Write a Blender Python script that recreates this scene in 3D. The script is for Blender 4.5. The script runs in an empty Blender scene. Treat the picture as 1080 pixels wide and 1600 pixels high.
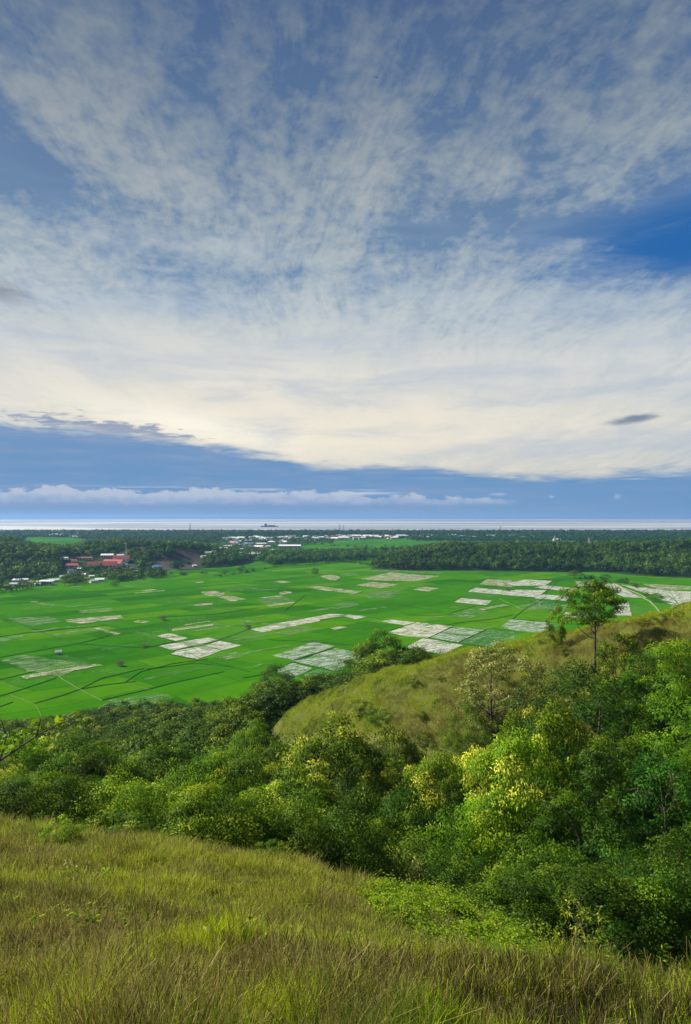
import bpy, math, random
import numpy as np
from mathutils import Vector

S = bpy.context.scene
F = 1067.0                       # focal length in units of the 1080 x 1600 photograph
def P(px, py, Y):                # a direction in the photograph, at a real distance Y, as a point of the place
    return ((px-540)/F*Y, Y, -(py-806)/F*Y)
HP = 90.0                        # height of the viewpoint above the plain
def G(px, py, z=-HP):            # a point lying on the plain
    Y = -z*F/(py-806); return ((px-540)/F*Y, Y)

# ------------------------------------------------------------------ camera
cd = bpy.data.cameras.new('camera'); cam = bpy.data.objects.new('camera', cd); S.collection.objects.link(cam)
cam.rotation_euler = (math.pi/2, 0, 0)
cd.sensor_fit = 'VERTICAL'; cd.sensor_height = 36; cd.lens = 24.0
cd.shift_y = 6/1600; cd.clip_start = 0.1; cd.clip_end = 200000
S.camera = cam
S.view_settings.view_transform = 'Standard'; S.view_settings.look = 'None'
S.view_settings.exposure = 0.75; S.view_settings.gamma = 1
S.cycles.max_bounces = 6; S.cycles.diffuse_bounces = 3; S.cycles.glossy_bounces = 2
S.cycles.transmission_bounces = 4; S.cycles.volume_bounces = 0; S.cycles.transparent_max_bounces = 4

# ------------------------------------------------------------------ node helpers
class NT:
    def __init__(s, tree): s.t = tree; s.n = tree.nodes; s.l = tree.links
    def put(s, sock, v):
        if v is None: return
        if isinstance(v, (int, float)):
            try: sock.default_value = v
            except Exception: sock.default_value = (v, v, v)
        elif isinstance(v, (tuple, list)):
            v = tuple(v)
            if sock.type == 'RGBA' and len(v) == 3: v = v+(1,)
            sock.default_value = v
        else: s.l.new(v, sock)
    def m(s, op, a, b=None, c=None, clamp=False):
        n = s.n.new('ShaderNodeMath'); n.operation = op; n.use_clamp = clamp
        s.put(n.inputs[0], a); s.put(n.inputs[1], b); s.put(n.inputs[2], c); return n.outputs[0]
    def add(s, a, b): return s.m('ADD', a, b)
    def sub(s, a, b): return s.m('SUBTRACT', a, b)
    def mul(s, a, b): return s.m('MULTIPLY', a, b)
    def sm(s, v, a, b, lo=0, hi=1):
        n = s.n.new('ShaderNodeMapRange'); n.interpolation_type = 'SMOOTHSTEP'
        s.put(n.inputs[0], v); s.put(n.inputs[1], a); s.put(n.inputs[2], b); s.put(n.inputs[3], lo); s.put(n.inputs[4], hi); return n.outputs[0]
    def xyz(s, x, y, z):
        n = s.n.new('ShaderNodeCombineXYZ'); s.put(n.inputs[0], x); s.put(n.inputs[1], y); s.put(n.inputs[2], z); return n.outputs[0]
    def sep(s, v):
        n = s.n.new('ShaderNodeSeparateXYZ'); s.put(n.inputs[0], v); return n.outputs
    def noise(s, v, sc=1, det=4, rough=.55, dist=0, lac=2.0):
        n = s.n.new('ShaderNodeTexNoise'); s.put(n.inputs['Vector'], v); s.put(n.inputs['Scale'], sc)
        n.inputs['Detail'].default_value = det; n.inputs['Roughness'].default_value = rough
        n.inputs['Distortion'].default_value = dist; n.inputs['Lacunarity'].default_value = lac; return n.outputs[0]
    def mix(s, f, a, b, mode='MIX'):
        n = s.n.new('ShaderNodeMix'); n.data_type = 'RGBA'; n.blend_type = mode
        s.put(n.inputs[0], f); s.put(n.inputs[6], a); s.put(n.inputs[7], b); return n.outputs[2]
    def ramp(s, v, stops):
        n = s.n.new('ShaderNodeValToRGB'); e = n.color_ramp.elements
        while len(e) < len(stops): e.new(.5)
        for k, (p, c) in enumerate(stops): e[k].position = p; e[k].color = tuple(c)+(1,)
        s.put(n.inputs[0], v); return n.outputs[0]
    def gauss(s, U, V, cu, cv, su, sv, rot=0):   # soft patch of sky
        c, q = math.cos(rot), math.sin(rot)
        du = s.sub(U, cu); dv = s.sub(V, cv)
        a = s.m('DIVIDE', s.add(s.mul(du, c), s.mul(dv, q)), su); b = s.m('DIVIDE', s.sub(s.mul(dv, c), s.mul(du, q)), sv)
        return s.m('EXPONENT', s.mul(s.add(s.mul(a, a), s.mul(b, b)), -1))
    def bump(s, h, strength=.5, dist=.1):
        n = s.n.new('ShaderNodeBump'); n.inputs['Strength'].default_value = strength; n.inputs['Distance'].default_value = dist
        s.put(n.inputs['Height'], h); return n.outputs[0]
def lin(r, g, b): return tuple(((c/255)/12.92 if c/255 <= .04045 else ((c/255+.055)/1.055)**2.4) for c in (r, g, b))

# ------------------------------------------------------------------ world: daylight sky under high broken cloud
SUN_AZ, SUN_EL = math.radians(-72), math.radians(37)
W = bpy.data.worlds.new('World'); S.world = W; W.use_nodes = True
W.cycles.sampling_method = 'MANUAL'; W.cycles.sample_map_resolution = 512
t = NT(W.node_tree); t.n.clear()
out = t.n.new('ShaderNodeOutputWorld'); bg = t.n.new('ShaderNodeBackground'); t.l.new(bg.outputs[0], out.inputs[0])
sky = t.n.new('ShaderNodeTexSky'); sky.sky_type = 'NISHITA'; sky.sun_disc = False
sky.sun_elevation = SUN_EL; sky.sun_rotation = SUN_AZ; sky.air_density = 1.0; sky.dust_density = .6; sky.ozone_density = 2.5
tc = t.n.new('ShaderNodeTexCoord'); D = tc.outputs['Generated']
X, Y, Z = t.sep(D)
U = t.m('ARCTAN2', X, Y); V = t.m('ARCSINE', Z)
def UV(px, py):
    a = math.atan((px-540)/F); return a, math.atan((806-py)/F*math.cos(a))
zz = t.add(t.m('MAXIMUM', Z, 0), .16)
cx_ = t.m('DIVIDE', X, zz); cy_ = t.m('DIVIDE', Y, zz)
warp = t.noise(t.xyz(cx_, t.mul(cy_, .6), 0), .8, 3, .5)
wv = t.mul(t.sub(warp, .5), 1.2)
cxw = t.add(cx_, t.mul(wv, .7)); cyw = t.add(cy_, wv)
cxf = t.add(cx_, t.mul(wv, .25)); cyf = t.add(cy_, t.mul(wv, .3))
# mackerel detail, fanned streaks and broad masses
n_big = t.noise(t.xyz(cxw, t.mul(cyw, .45), 3.1), .9, 5, .55)
n_mid = t.noise(t.xyz(t.mul(cxw, 1.5), t.mul(cyw, .40), 7.7), 2.4, 9, .66, .25)
n_fine = t.noise(t.xyz(t.mul(cxf, 1.15), t.mul(cyf, .8), 11.3), 12.0, 7, .60, .12)
n_puff = t.noise(t.xyz(cxf, t.mul(cyf, .8), 31.3), 30.0, 5, .6, .1)
n_wisp = t.noise(t.xyz(t.add(t.mul(cxw, 2.6), t.mul(cyw, .5)), t.mul(cyw, .55), 41.0), 3.2, 8, .68, .6)
n_wisp = t.mul(t.m('ABSOLUTE', t.sub(n_wisp, .5)), -1.6)
mack = t.add(t.mul(t.sub(n_fine, .5), 1.0), t.mul(t.sub(n_puff, .5), .55))
dens = t.add(t.add(t.mul(n_big, .28), t.add(t.mul(n_mid, .70), .035)), t.add(t.mul(mack, t.sm(V, .12, .46, .16, 1.0)), t.mul(t.add(n_wisp, .13), t.sm(V, .10, .40, .30, .52))))
def g(px, py, wx, wy, rot=0, k=1.0):
    a, b = UV(px, py); return t.mul(t.gauss(U, V, a, b, wx/F, wy/F, rot), k)
gaps = [g(1060, 385, 180, 52, .12, .62), g(1090, 330, 80, 60, 0, .30), g(850, 350, 190, 28, -.08, .28), g(640, 372, 80, 24, 0, .12), g(20, 240, 110, 50, -.3, .27), g(30, 270, 70, 30, -.1, .2),
        g(150, 312, 110, 26, -.25, .10), g(640, 60, 150, 60, 0, .08), g(960, 500, 150, 26, .05, .08), g(450, 80, 50, 90, 0, .12), g(390, 440, 90, 34, 0, .10), g(60, 50, 80, 60, 0, .08)]
fills = [g(260, 290, 130, 50, -.5, .20), g(560, 150, 50, 170, .1, .12), g(900, 430, 200, 34, .1, .18), g(330, 600, 700, 120, 0, .3), g(50, 160, 80, 50, -.7, .25), g(680, 260, 130, 50, 0, .14), g(480, 330, 120, 40, .3, .12), g(860, 200, 170, 110, 0, .10), g(180, 110, 120, 60, -.6, .12), g(330, 380, 60, 20, .1, .12)]
for q in gaps: dens = t.sub(dens, q)
for q in fills: dens = t.add(dens, q)
dens = t.add(dens, t.sm(V, .42, .12, 0, .14))
cov = t.m('MAXIMUM', t.sm(dens, .20, .82), t.sub(t.sm(V, .05, .5, .32, .24), g(1060, 375, 220, 75, .1, .3)))
# colours: blue between the clouds, clouds creamy low and grey-blue overhead (the sky itself gives off this light)
nis = t.mix(1, sky.outputs[0], (.060, .075, .098), 'MULTIPLY')
blue = t.mix(.88, nis, t.ramp(t.mul(V, 1.5), [(0, lin(140, 170, 200)), (.22, lin(124, 156, 192)), (.45, lin(84, 130, 174)), (.7, lin(72, 110, 154)), (1, lin(54, 86, 132))]))
blue = t.mix(g(1075, 375, 170, 66, .1, .85), blue, lin(28, 98, 170))
cl = t.ramp(t.mul(V, 1.5), [(0, lin(226, 216, 200)), (.16, lin(234, 227, 214)), (.30, lin(222, 221, 216)), (.44, lin(204, 208, 208)), (.62, lin(178, 184, 186)), (.8, lin(152, 160, 168)), (1, lin(126, 138, 154))])
cl = t.mix(t.sm(t.sub(dens, t.mul(n_fine, .35)), .42, .85, 0, .85), t.mix(1, cl, (.72, .81, .90), 'MULTIPLY'), cl)
col = t.mix(cov, blue, cl)
veil = t.noise(t.xyz(t.mul(U, 3), t.mul(V, 16), 2), 1.6, 5, .6, .4)
warm = t.m('MINIMUM', t.add(g(330, 650, 420, 80, .03, .8), g(720, 690, 400, 50, 0, .5)), 1)
col = t.mix(t.mul(t.mul(warm, t.add(.35, t.mul(veil, .7))), .85), col, lin(252, 240, 214))
col = t.mix(g(300, 665, 160, 22, -.15, .8), col, lin(255, 250, 232))
# streaky texture of the veil
col = t.mix(t.mul(t.sm(veil, .40, .72), t.sm(V, .5, .2, 0, .6)), col, lin(176, 190, 208))
# small dark clouds
dk = t.noise(t.xyz(t.mul(U, 12), t.mul(V, 70), 5), 2, 6, .7, .4)
col = t.mix(t.sm(t.add(g(990, 655, 46, 9, .1, 1.0), t.mul(t.sub(dk, .5), 1.1)), .35, 1.05, 0, .85), col, lin(100, 122, 150))
col = t.mix(t.sm(t.add(g(0, 455, 55, 18, -.15, 1.0), t.mul(t.sub(dk, .5), .8)), .3, 1.2, 0, .7), col, lin(120, 130, 145))
# altocumulus shelf above the bank, then the long blue-grey bank near the horizon
sh = t.noise(t.xyz(t.mul(U, 14), t.mul(V, 75), 9), 2.2, 5, .65, .5)
col = t.mix(t.mul(t.sm(t.add(g(180, 672, 185, 20, -.09, 1.05), t.mul(t.sub(sh, .5), 2.2)), .55, .95), .85), col, lin(132, 150, 182))
a0, b0 = UV(0, 676); a1, b1 = UV(540, 727); a2, b2 = UV(1080, 744)
edge = t.n.new('ShaderNodeFloatCurve'); cu = edge.mapping.curves[0]
cpts = [(0, 640), (0.10, 655), (UV(0, 0)[0]/3+.5, 674), (UV(300, 0)[0]/3+.5, 694), (UV(430, 0)[0]/3+.5, 712), (UV(540, 0)[0]/3+.5, 729), (UV(620, 0)[0]/3+.5, 727), (UV(760, 0)[0]/3+.5, 741), (UV(860, 0)[0]/3+.5, 746), (UV(980, 0)[0]/3+.5, 742), (UV(1080, 0)[0]/3+.5, 741), (1, 745)]
for k, (x, py) in enumerate(cpts):
    y = UV(540, py)[1]*4
    pt = cu.points[0] if k == 0 else (cu.points[-1] if k == len(cpts)-1 else cu.points.new(x, y))
    pt.location = (x, y)
edge.mapping.update()
t.put(edge.inputs[1], t.add(t.m('DIVIDE', U, 3), .5))
ev = t.m('DIVIDE', edge.outputs[0], 4)
rag = t.noise(t.xyz(t.mul(U, 9), t.mul(V, 60), 4), 1.7, 6, .62, .3)
bank = t.sm(t.sub(V, t.add(ev, t.mul(t.sub(rag, .5), .036))), .008, -.010)
bcol = t.ramp(t.mul(V, 6), [(0, lin(126, 160, 196)), (.12, lin(118, 156, 198)), (.35, lin(108, 150, 194)), (.62, lin(112, 150, 192)), (.9, lin(134, 162, 194))])
bn = t.noise(t.xyz(t.mul(U, 5), t.mul(V, 45), 14), 1.5, 5, .6, .2)
bcol = t.mix(t.sm(bn, .40, .75, 0, .55), bcol, lin(142, 162, 194))
bcol = t.mix(t.sm(U, .1, .5, 0, .45), bcol, lin(98, 148, 194))
rim = t.mul(t.mul(bank, t.sub(1, bank)), 4); col = t.mix(t.mul(rim, t.mul(g(330, 705, 330, 60, 0, 1), t.sm(rag, .4, .6, .2, .8))), col, lin(250, 240, 215))
streak = t.sm(t.noise(t.xyz(t.mul(U, 6), t.mul(V, 130), 33), 1.5, 6, .65, .4), .52, .72)
bcol = t.mix(t.mul(t.mul(streak, t.sm(t.sub(V, ev), -.035, .0)), .55), bcol, lin(168, 180, 198))
col = t.mix(bank, col, bcol)
# bright breaks and a row of low cumulus in the bank
a, b = UV(310, 765)
brk = t.mul(t.sm(t.noise(t.xyz(t.mul(U, 7), t.mul(V, 160), 21), 1.5, 4, .6), .5, .68), t.add(g(320, 765, 210, 3.5, 0, .9), t.add(g(560, 772, 60, 4, 0, .7), g(1010, 743, 60, 5, .06, .7))))
col = t.mix(brk, col, lin(226, 228, 232))
cn = t.noise(t.xyz(t.mul(U, 22), t.mul(V, 42), 1), 1.5, 7, .62, .2)
cn2 = t.noise(t.xyz(t.mul(U, 6), 0, 4), 1.5, 3, .5)
vb = UV(540, 791)[1]; vt = UV(540, 768)[1]
topv = t.add(vt, t.mul(t.sub(cn2, .5), .022))
topv = t.sub(topv, t.sm(U, -.1, .32, 0, .014))
cum = t.sm(t.add(t.sub(topv, V), t.mul(t.sub(cn, .5), .034)), -.0015, .002)
cum = t.mul(cum, t.sm(V, vb-.003, vb+.006)); cum = t.mul(cum, t.sm(U, .27, .2))
shade = t.sm(t.add(t.sub(V, vb), t.mul(t.sub(cn, .5), .03)), -.004, .02)
ccol = t.mix(shade, lin(132, 160, 200), lin(190, 200, 216))
col = t.mix(t.mul(cum, .85), col, ccol)
sc2 = t.sm(t.mul(t.add(g(780, 772, 22, 5, 0, 1), t.add(g(862, 776, 8, 4, 0, 1), g(965, 776, 12, 9, 0, .8))), t.add(cn, .4)), .5, .9)
col = t.mix(t.mul(sc2, .6), col, lin(185, 200, 220))
# below the horizon the world is only ever seen by bounced rays
col = t.mix(t.sm(Z, -.0048, -.02), col, lin(40, 58, 30))
t.put(bg.inputs[0], col)
SKY_GAIN = 0.60                   # radiance of the painted daylight; exposure lifts it to the photograph's level
t.put(bg.inputs[1], SKY_GAIN)

# ------------------------------------------------------------------ sun
sd = bpy.data.lights.new('sun', 'SUN'); sun = bpy.data.objects.new('sun', sd); S.collection.objects.link(sun)
sd.energy = 5.0; sd.angle = math.radians(2.0); sd.color = (1.0, .92, .76)
d = Vector((math.sin(SUN_AZ)*math.cos(SUN_EL), math.cos(SUN_AZ)*math.cos(SUN_EL), math.sin(SUN_EL)))
sun.rotation_euler = d.to_track_quat('Z', 'Y').to_euler()

# ------------------------------------------------------------------ object helpers
rng = np.random.default_rng(7); random.seed(7)
COL = S.collection
def tag(o, label=None, cat=None, group=None, kind=None):
    if label: o['label'] = label
    if cat: o['category'] = cat
    if group: o['group'] = group
    if kind: o['kind'] = kind
    return o
def mesh_quads(name, v, nf, mats, colr=None, tint=None, faces=None, nrm=None):
    """v: (n,3) vertices in order of quads unless faces (m,4) is given"""
    v = np.array(v, dtype=np.float32)
    if nrm is not None:      # leaf cards share the rounded normal of their clump, so a clump is lit as one soft mass
        q4 = v.reshape(-1, 4, 3); ng = np.cross(q4[:, 1]-q4[:, 0], q4[:, 3]-q4[:, 0]); fl = (ng*nrm).sum(1) < 0; q4[fl] = q4[fl][:, [0, 3, 2, 1]]
    me = bpy.data.meshes.new(name)
    if faces is None: faces = np.arange(len(v), dtype=np.int32).reshape(-1, 4)
    faces = np.ascontiguousarray(faces, dtype=np.int32); k = faces.shape[1]
    me.vertices.add(len(v)); me.vertices.foreach_set('co', v.ravel())
    me.loops.add(faces.size); me.loops.foreach_set('vertex_index', faces.ravel())
    me.polygons.add(len(faces)); me.polygons.foreach_set('loop_start', np.arange(0, faces.size, k, dtype=np.int32))
    me.polygons.foreach_set('loop_total', np.full(len(faces), k, dtype=np.int32))
    if colr is not None:
        a = me.color_attributes.new('col', 'FLOAT_COLOR', 'POINT'); c = np.ones((len(v), 4), np.float32); c[:, :3] = colr; a.data.foreach_set('color', c.ravel())
    if tint is not None:
        a = me.attributes.new('tint', 'FLOAT', 'POINT'); a.data.foreach_set('value', np.ascontiguousarray(tint, dtype=np.float32))
    me.update(calc_edges=True)
    if nrm is not None:
        me.shade_smooth(); nn_ = nrm/np.maximum(np.linalg.norm(nrm, axis=1, keepdims=True), 1e-6); me.normals_split_custom_set_from_vertices(np.repeat(nn_, 4, 0).astype(np.float32))
    for m_ in (mats if isinstance(mats, (list, tuple)) else [mats]): me.materials.append(m_)
    return me
def link(name, me, parent=None, smooth=False):
    o = bpy.data.objects.new(name, me); COL.objects.link(o)
    if parent: o.parent = parent
    if smooth and me: me.shade_smooth()
    return o
def empty(name, loc, rz=0, sc=None):
    o = bpy.data.objects.new(name, None); COL.objects.link(o); o.location = loc; o.rotation_euler = (0, 0, rz)
    o.empty_display_size = .2
    if sc: o.scale = sc
    return o
class MB:
    """collects boxes, tubes and free faces into one mesh"""
    def __init__(s): s.v = []; s.f = []
    def poly(s, pts, faces):
        b = len(s.v); s.v += [tuple(p) for p in pts]; s.f += [tuple(i+b for i in f) for f in faces]
    def box(s, c, h, rz=0):
        a, q = math.cos(rz), math.sin(rz); P_ = []
        for z in (-1, 1):
            for x, y in ((-1, -1), (1, -1), (1, 1), (-1, 1)):
                x1, y1 = x*h[0], y*h[1]; P_.append((c[0]+x1*a-y1*q, c[1]+x1*q+y1*a, c[2]+z*h[2]))
        s.poly(P_, [(0, 3, 2, 1), (4, 5, 6, 7), (0, 1, 5, 4), (1, 2, 6, 5), (2, 3, 7, 6), (3, 0, 4, 7)])
    def tube(s, pts, rad, n=6):
        pts = [Vector(p) for p in pts]; rings = []
        up = Vector((.31, .17, .93))
        for i, p in enumerate(pts):
            d_ = (pts[min(i+1, len(pts)-1)]-pts[max(i-1, 0)]).normalized()
            a = d_.cross(up)
            if a.length < .1: a = d_.cross(Vector((1, 0, 0)))
            a.normalize(); b = d_.cross(a)
            rings.append([p+(a*math.cos(2*math.pi*j/n)+b*math.sin(2*math.pi*j/n))*rad[i] for j in range(n)])
        fs = []
        for i in range(len(pts)-1):
            for j in range(n): fs.append((i*n+j, i*n+(j+1) % n, (i+1)*n+(j+1) % n, (i+1)*n+j))
        fs.append(tuple(range(n-1, -1, -1))); fs.append(tuple((len(pts)-1)*n+j for j in range(n)))
        s.poly([q for r in rings for q in r], fs)
    def build(s, name, mat, parent=None, smooth=False, link_=True):
        me = bpy.data.meshes.new(name); me.from_pydata(s.v, [], s.f); me.update(); me.materials.append(mat)
        if smooth: me.shade_smooth()
        return link(name, me, parent) if link_ else me

# value noise
_tab = np.random.default_rng(3).random((256, 256))
def vn(x, y):
    xi = np.floor(x).astype(int); yi = np.floor(y).astype(int); fx = x-xi; fy = y-yi
    fx = fx*fx*(3-2*fx); fy = fy*fy*(3-2*fy); T = lambda a, b: _tab[a & 255, b & 255]
    return (T(xi, yi)*(1-fx)+T(xi+1, yi)*fx)*(1-fy)+(T(xi, yi+1)*(1-fx)+T(xi+1, yi+1)*fx)*fy
def fbm(x, y, o=4):
    r = 0; a = 1; s_ = 0
    for k in range(o): r = r+a*vn(x*2**k+k*17.3, y*2**k+k*9.1); s_ += a; a *= .5
    return r/s_
def inpoly(x, y, poly):
    x = np.asarray(x); y = np.asarray(y); r = np.zeros(x.shape, bool); n = len(poly)
    for i in range(n):
        x1, y1 = poly[i]; x2, y2 = poly[(i+1) % n]
        if y1 == y2: continue
        c = ((y1 > y) != (y2 > y)) & (x < (x2-x1)*(y-y1)/(y2-y1)+x1); r ^= c
    return r

# ------------------------------------------------------------------ materials
def mat(name):
    m_ = bpy.data.materials.new(name); m_.use_nodes = True; t_ = NT(m_.node_tree); t_.n.clear()
    o = t_.n.new('ShaderNodeOutputMaterial'); return m_, t_, o
def principled(t_, o, col, rough=.8, spec=.3, normal=None, metal=0):
    b = t_.n.new('ShaderNodeBsdfPrincipled'); t_.put(b.inputs['Base Color'], col); t_.put(b.inputs['Roughness'], rough)
    t_.put(b.inputs['Specular IOR Level'], spec); t_.put(b.inputs['Metallic'], metal)
    if normal is not None: t_.put(b.inputs['Normal'], normal)
    t_.l.new(b.outputs[0], o.inputs[0]); return b
def plain_mat(name, col, rough=.8, spec=.3, var=.25, scale=3.0, metal=0):
    m_, t_, o = mat(name); tc_ = t_.n.new('ShaderNodeTexCoord')
    n_ = t_.noise(tc_.outputs['Object'], scale, 5, .6)
    c = t_.mix(t_.sm(n_, .3, .7, 0, 1), tuple(x*(1-var) for x in col), tuple(min(1, x*(1+var)) for x in col))
    principled(t_, o, c, rough, spec, None, metal); return m_
def leaf_mat(name, deep, mid, tip, trans=.38, rough=.6, hue_var=.25, spec=.18):
    m_, t_, o = mat(name)
    at = t_.n.new('ShaderNodeAttribute'); at.attribute_name = 'tint'; oi = t_.n.new('ShaderNodeObjectInfo')
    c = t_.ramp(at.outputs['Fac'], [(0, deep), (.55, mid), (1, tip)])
    hv = t_.n.new('ShaderNodeHueSaturation'); t_.put(hv.inputs['Color'], c)
    t_.put(hv.inputs['Hue'], t_.add(.5-.006, t_.mul(oi.outputs['Random'], .022)))
    t_.put(hv.inputs['Value'], t_.add(1-hue_var, t_.mul(oi.outputs['Random'], hue_var*2))); t_.put(hv.inputs['Saturation'], 1.0)
    b = t_.n.new('ShaderNodeBsdfPrincipled'); t_.put(b.inputs['Base Color'], hv.outputs[0]); t_.put(b.inputs['Roughness'], rough); t_.put(b.inputs['Specular IOR Level'], spec)
    tr = t_.n.new('ShaderNodeBsdfTranslucent'); c2 = t_.mix(1, hv.outputs[0], (1.25, 1.3, .6), 'MULTIPLY'); t_.put(tr.inputs[0], c2)
    mx = t_.n.new('ShaderNodeMixShader'); mx.inputs[0].default_value = trans
    t_.l.new(b.outputs[0], mx.inputs[1]); t_.l.new(tr.outputs[0], mx.inputs[2]); t_.l.new(mx.outputs[0], o.inputs[0]); return m_
def colattr_mat(name, trans=.3, rough=.6, spec=.25):
    m_, t_, o = mat(name); at = t_.n.new('ShaderNodeAttribute'); at.attribute_name = 'col'
    b = t_.n.new('ShaderNodeBsdfPrincipled'); t_.put(b.inputs['Base Color'], at.outputs['Color']); t_.put(b.inputs['Roughness'], rough); t_.put(b.inputs['Specular IOR Level'], spec)
    tr = t_.n.new('ShaderNodeBsdfTranslucent'); t_.put(tr.inputs[0], at.outputs['Color'])
    mx = t_.n.new('ShaderNodeMixShader'); mx.inputs[0].default_value = trans
    t_.l.new(b.outputs[0], mx.inputs[1]); t_.l.new(tr.outputs[0], mx.inputs[2]); t_.l.new(mx.outputs[0], o.inputs[0]); return m_

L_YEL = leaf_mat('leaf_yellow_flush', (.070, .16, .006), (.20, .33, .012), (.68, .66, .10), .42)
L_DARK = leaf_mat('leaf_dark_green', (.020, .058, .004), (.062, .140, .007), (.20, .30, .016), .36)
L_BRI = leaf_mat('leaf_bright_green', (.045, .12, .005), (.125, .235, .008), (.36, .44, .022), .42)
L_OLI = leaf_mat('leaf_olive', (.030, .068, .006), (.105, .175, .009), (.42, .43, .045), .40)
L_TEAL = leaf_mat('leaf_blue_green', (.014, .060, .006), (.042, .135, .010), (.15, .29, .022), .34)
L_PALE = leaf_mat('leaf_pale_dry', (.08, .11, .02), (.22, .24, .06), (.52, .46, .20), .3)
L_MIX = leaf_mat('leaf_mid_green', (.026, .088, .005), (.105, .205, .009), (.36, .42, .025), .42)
LEAVES = dict(yel=L_YEL, dark=L_DARK, bri=L_BRI, oli=L_OLI, teal=L_TEAL, pale=L_PALE, mix=L_MIX)
BARK = plain_mat('bark', (.10, .085, .06), .9, .1, .4, 6)
BARK_PALE = plain_mat('bark_pale', (.15, .13, .10), .9, .1, .35, 6)
GRASS = colattr_mat('grass_blade', .35)

# ------------------------------------------------------------------ the hillside as a height function (metres, viewpoint at 0)
pts=[]
for X in (-8,0,8): pts.append((X,0,-1.8-abs(X)*.06))
pts+=[(-40,0,-5),(40,0,-8),(0,-20,3),(-40,-20,0),(40,-20,-2)]
pts+=[P(0,1590,4.5),P(540,1592,4.5),P(1080,1600,4.5)]
# near slope and its lip
pts+=[P(0,1400,9),P(0,1300,20),P(0,1277,28),P(200,1400,9.5),P(200,1291,27),P(400,1400,12),P(400,1312,26),
      P(600,1440,12),P(600,1362,27),P(700,1440,17),P(700,1393,29),P(800,1475,18),P(850,1490,18.5),P(910,1505,18),P(1000,1518,16.5),P(1080,1540,15)]
pts+=[(-40,25,-12.5),(30,20,-17),(50,25,-20)]
# beyond the lip, valley
pts+=[(-30,40,-22),(-15,38,-21.5),(0,36,-23.5),(10,38,-26),(12,28,-20.5),(16,26,-21),(22,30,-23),
      (-27,62,-31),(0,60,-35),(9,72,-37),(14,58,-34),(20,66,-32.5),(19,50,-31),(27,60,-25),(26,50,-26),(45,50,-21),(70,50,-14),
      (-41,100,-44),(-80,100,-46),(-10,95,-42),(-20,125,-51),(-83,200,-71),(-40,200,-70),(-40,150,-58),(-115,285,-90),(-50,300,-90),(-140,200,-72),(-130,100,-47),(-120,60,-36),(-90,40,-25),(-200,285,-92),(-250,150,-65)]
# ridge
R=[(435,1134,130),(468,1115,127),(500,1099,125),(550,1080,121),(600,1058,118),(700,1032,112),(800,1012,106),(900,987,100),(1000,967,95),(1080,947,88)]
for px,py,Y in R:
    x,y,z=P(px,py,Y); pts.append((x,y,z))
    pts.append((x*1.1+4,y+26,z-(11 if px>=500 else 8)))
    if px>=600: pts.append((x*1.5+12,y+75,z-33)) 
pts+=[P(520,1142,114),P(600,1172,98),P(700,1195,90),P(800,1150,88),P(900,1095,84),P(1000,1080,78),P(1080,1050,72)]
pts+=[(60,85,-7),(90,95,-5),(130,60,-4),(130,150,-35),(150,260,-88),(90,240,-86),(40,270,-91),(0,210,-62),(0,260,-84),(0,320,-95),(60,190,-62),(120,200,-60),(-200,350,-100),(100,350,-100),(200,300,-98),(200,100,-20),(230,200,-70)]
C=np.array(pts,float)
_s=100.0
def _phi(r2): return r2*np.log(r2+1e-9)*.5
A=C[:,:2]/_s
d2=((A[:,None]-A[None])**2).sum(-1)
n=NC=len(C); M=np.zeros((n+3,n+3)); M[:n,:n]=_phi(d2)+np.eye(n)*2e-4
M[:n,n]=1; M[:n,n+1:]=A; M[n,:n]=1; M[n+1:,:n]=A.T
TW=np.linalg.solve(M,np.concatenate([C[:,2],[0,0,0]]))
def tz(x,y):
    x=np.asarray(x,float);y=np.asarray(y,float); sh=x.shape
    q=np.stack([x.ravel(),y.ravel()],1)/_s
    out=np.empty(len(q))
    for i in range(0,len(q),20000):
        p=q[i:i+20000]; r=((p[:,None]-A[None])**2).sum(-1)
        out[i:i+20000]=_phi(r)@TW[:NC]+TW[NC]+p@TW[NC+1:]
    return out.reshape(sh)
def ridge_mask_poly():
    f = [P(*q) for q in [(437, 1143, 126), (470, 1150, 120), (520, 1143, 115), (600, 1172, 101), (700, 1195, 92), (800, 1150, 87), (900, 1095, 83), (1000, 1075, 77), (1080, 1050, 71), (1250, 1000, 64), (1500, 950, 58)]]
    b = [(x*1.06+2, y+15) for x, y, z in (P(*q) for q in R)]
    return [(q[0], q[1]) for q in f]+[(150, 120)]+b[::-1]
RIDGE = ridge_mask_poly()
def near_edge(x, y):             # how far a point is inside (positive) the near grass slope: lip distance per direction
    az = np.arctan2(x, np.maximum(y, .01)); r = np.hypot(x, y)
    lip = np.interp(az, [-1.2, -.45, -.31, -.13, .056, .15, .24, .29, .33, .40, .47, 1.2], [36, 33, 31.5, 29.5, 30.5, 32, 32, 26, 21, 18.8, 16.5, 12])
    return lip-r
def hz(x, y):                    # hillside with hummocks
    z = tz(x, y); r = np.hypot(x, y)
    k = np.clip(r/6, .15, 1)
    z = z-.80*np.clip((r-5)/8, 0, 1)*np.clip((near_edge(x, y)+8)/6, 0, 1)
    near = near_edge(x, y) > -4
    z = z+np.where(near, (fbm(x*.55+5, y*.55, 4)-.5)*.75*k+(fbm(x*2.3, y*2.3+8, 3)-.5)*.22*k, (fbm(x*.16+2, y*.16, 4)-.5)*2.2)
    rd = inpoly(x, y, RIDGE)
    z = z+np.where(rd, (fbm(x*.5+y*.2, y*.22, 3)-.5)*1.25+(fbm(x*1.3+y*.5, y*.5+9, 2)-.5)*.35, 0)
    return np.where(z < -HP-1, -HP-3, z)

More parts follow.
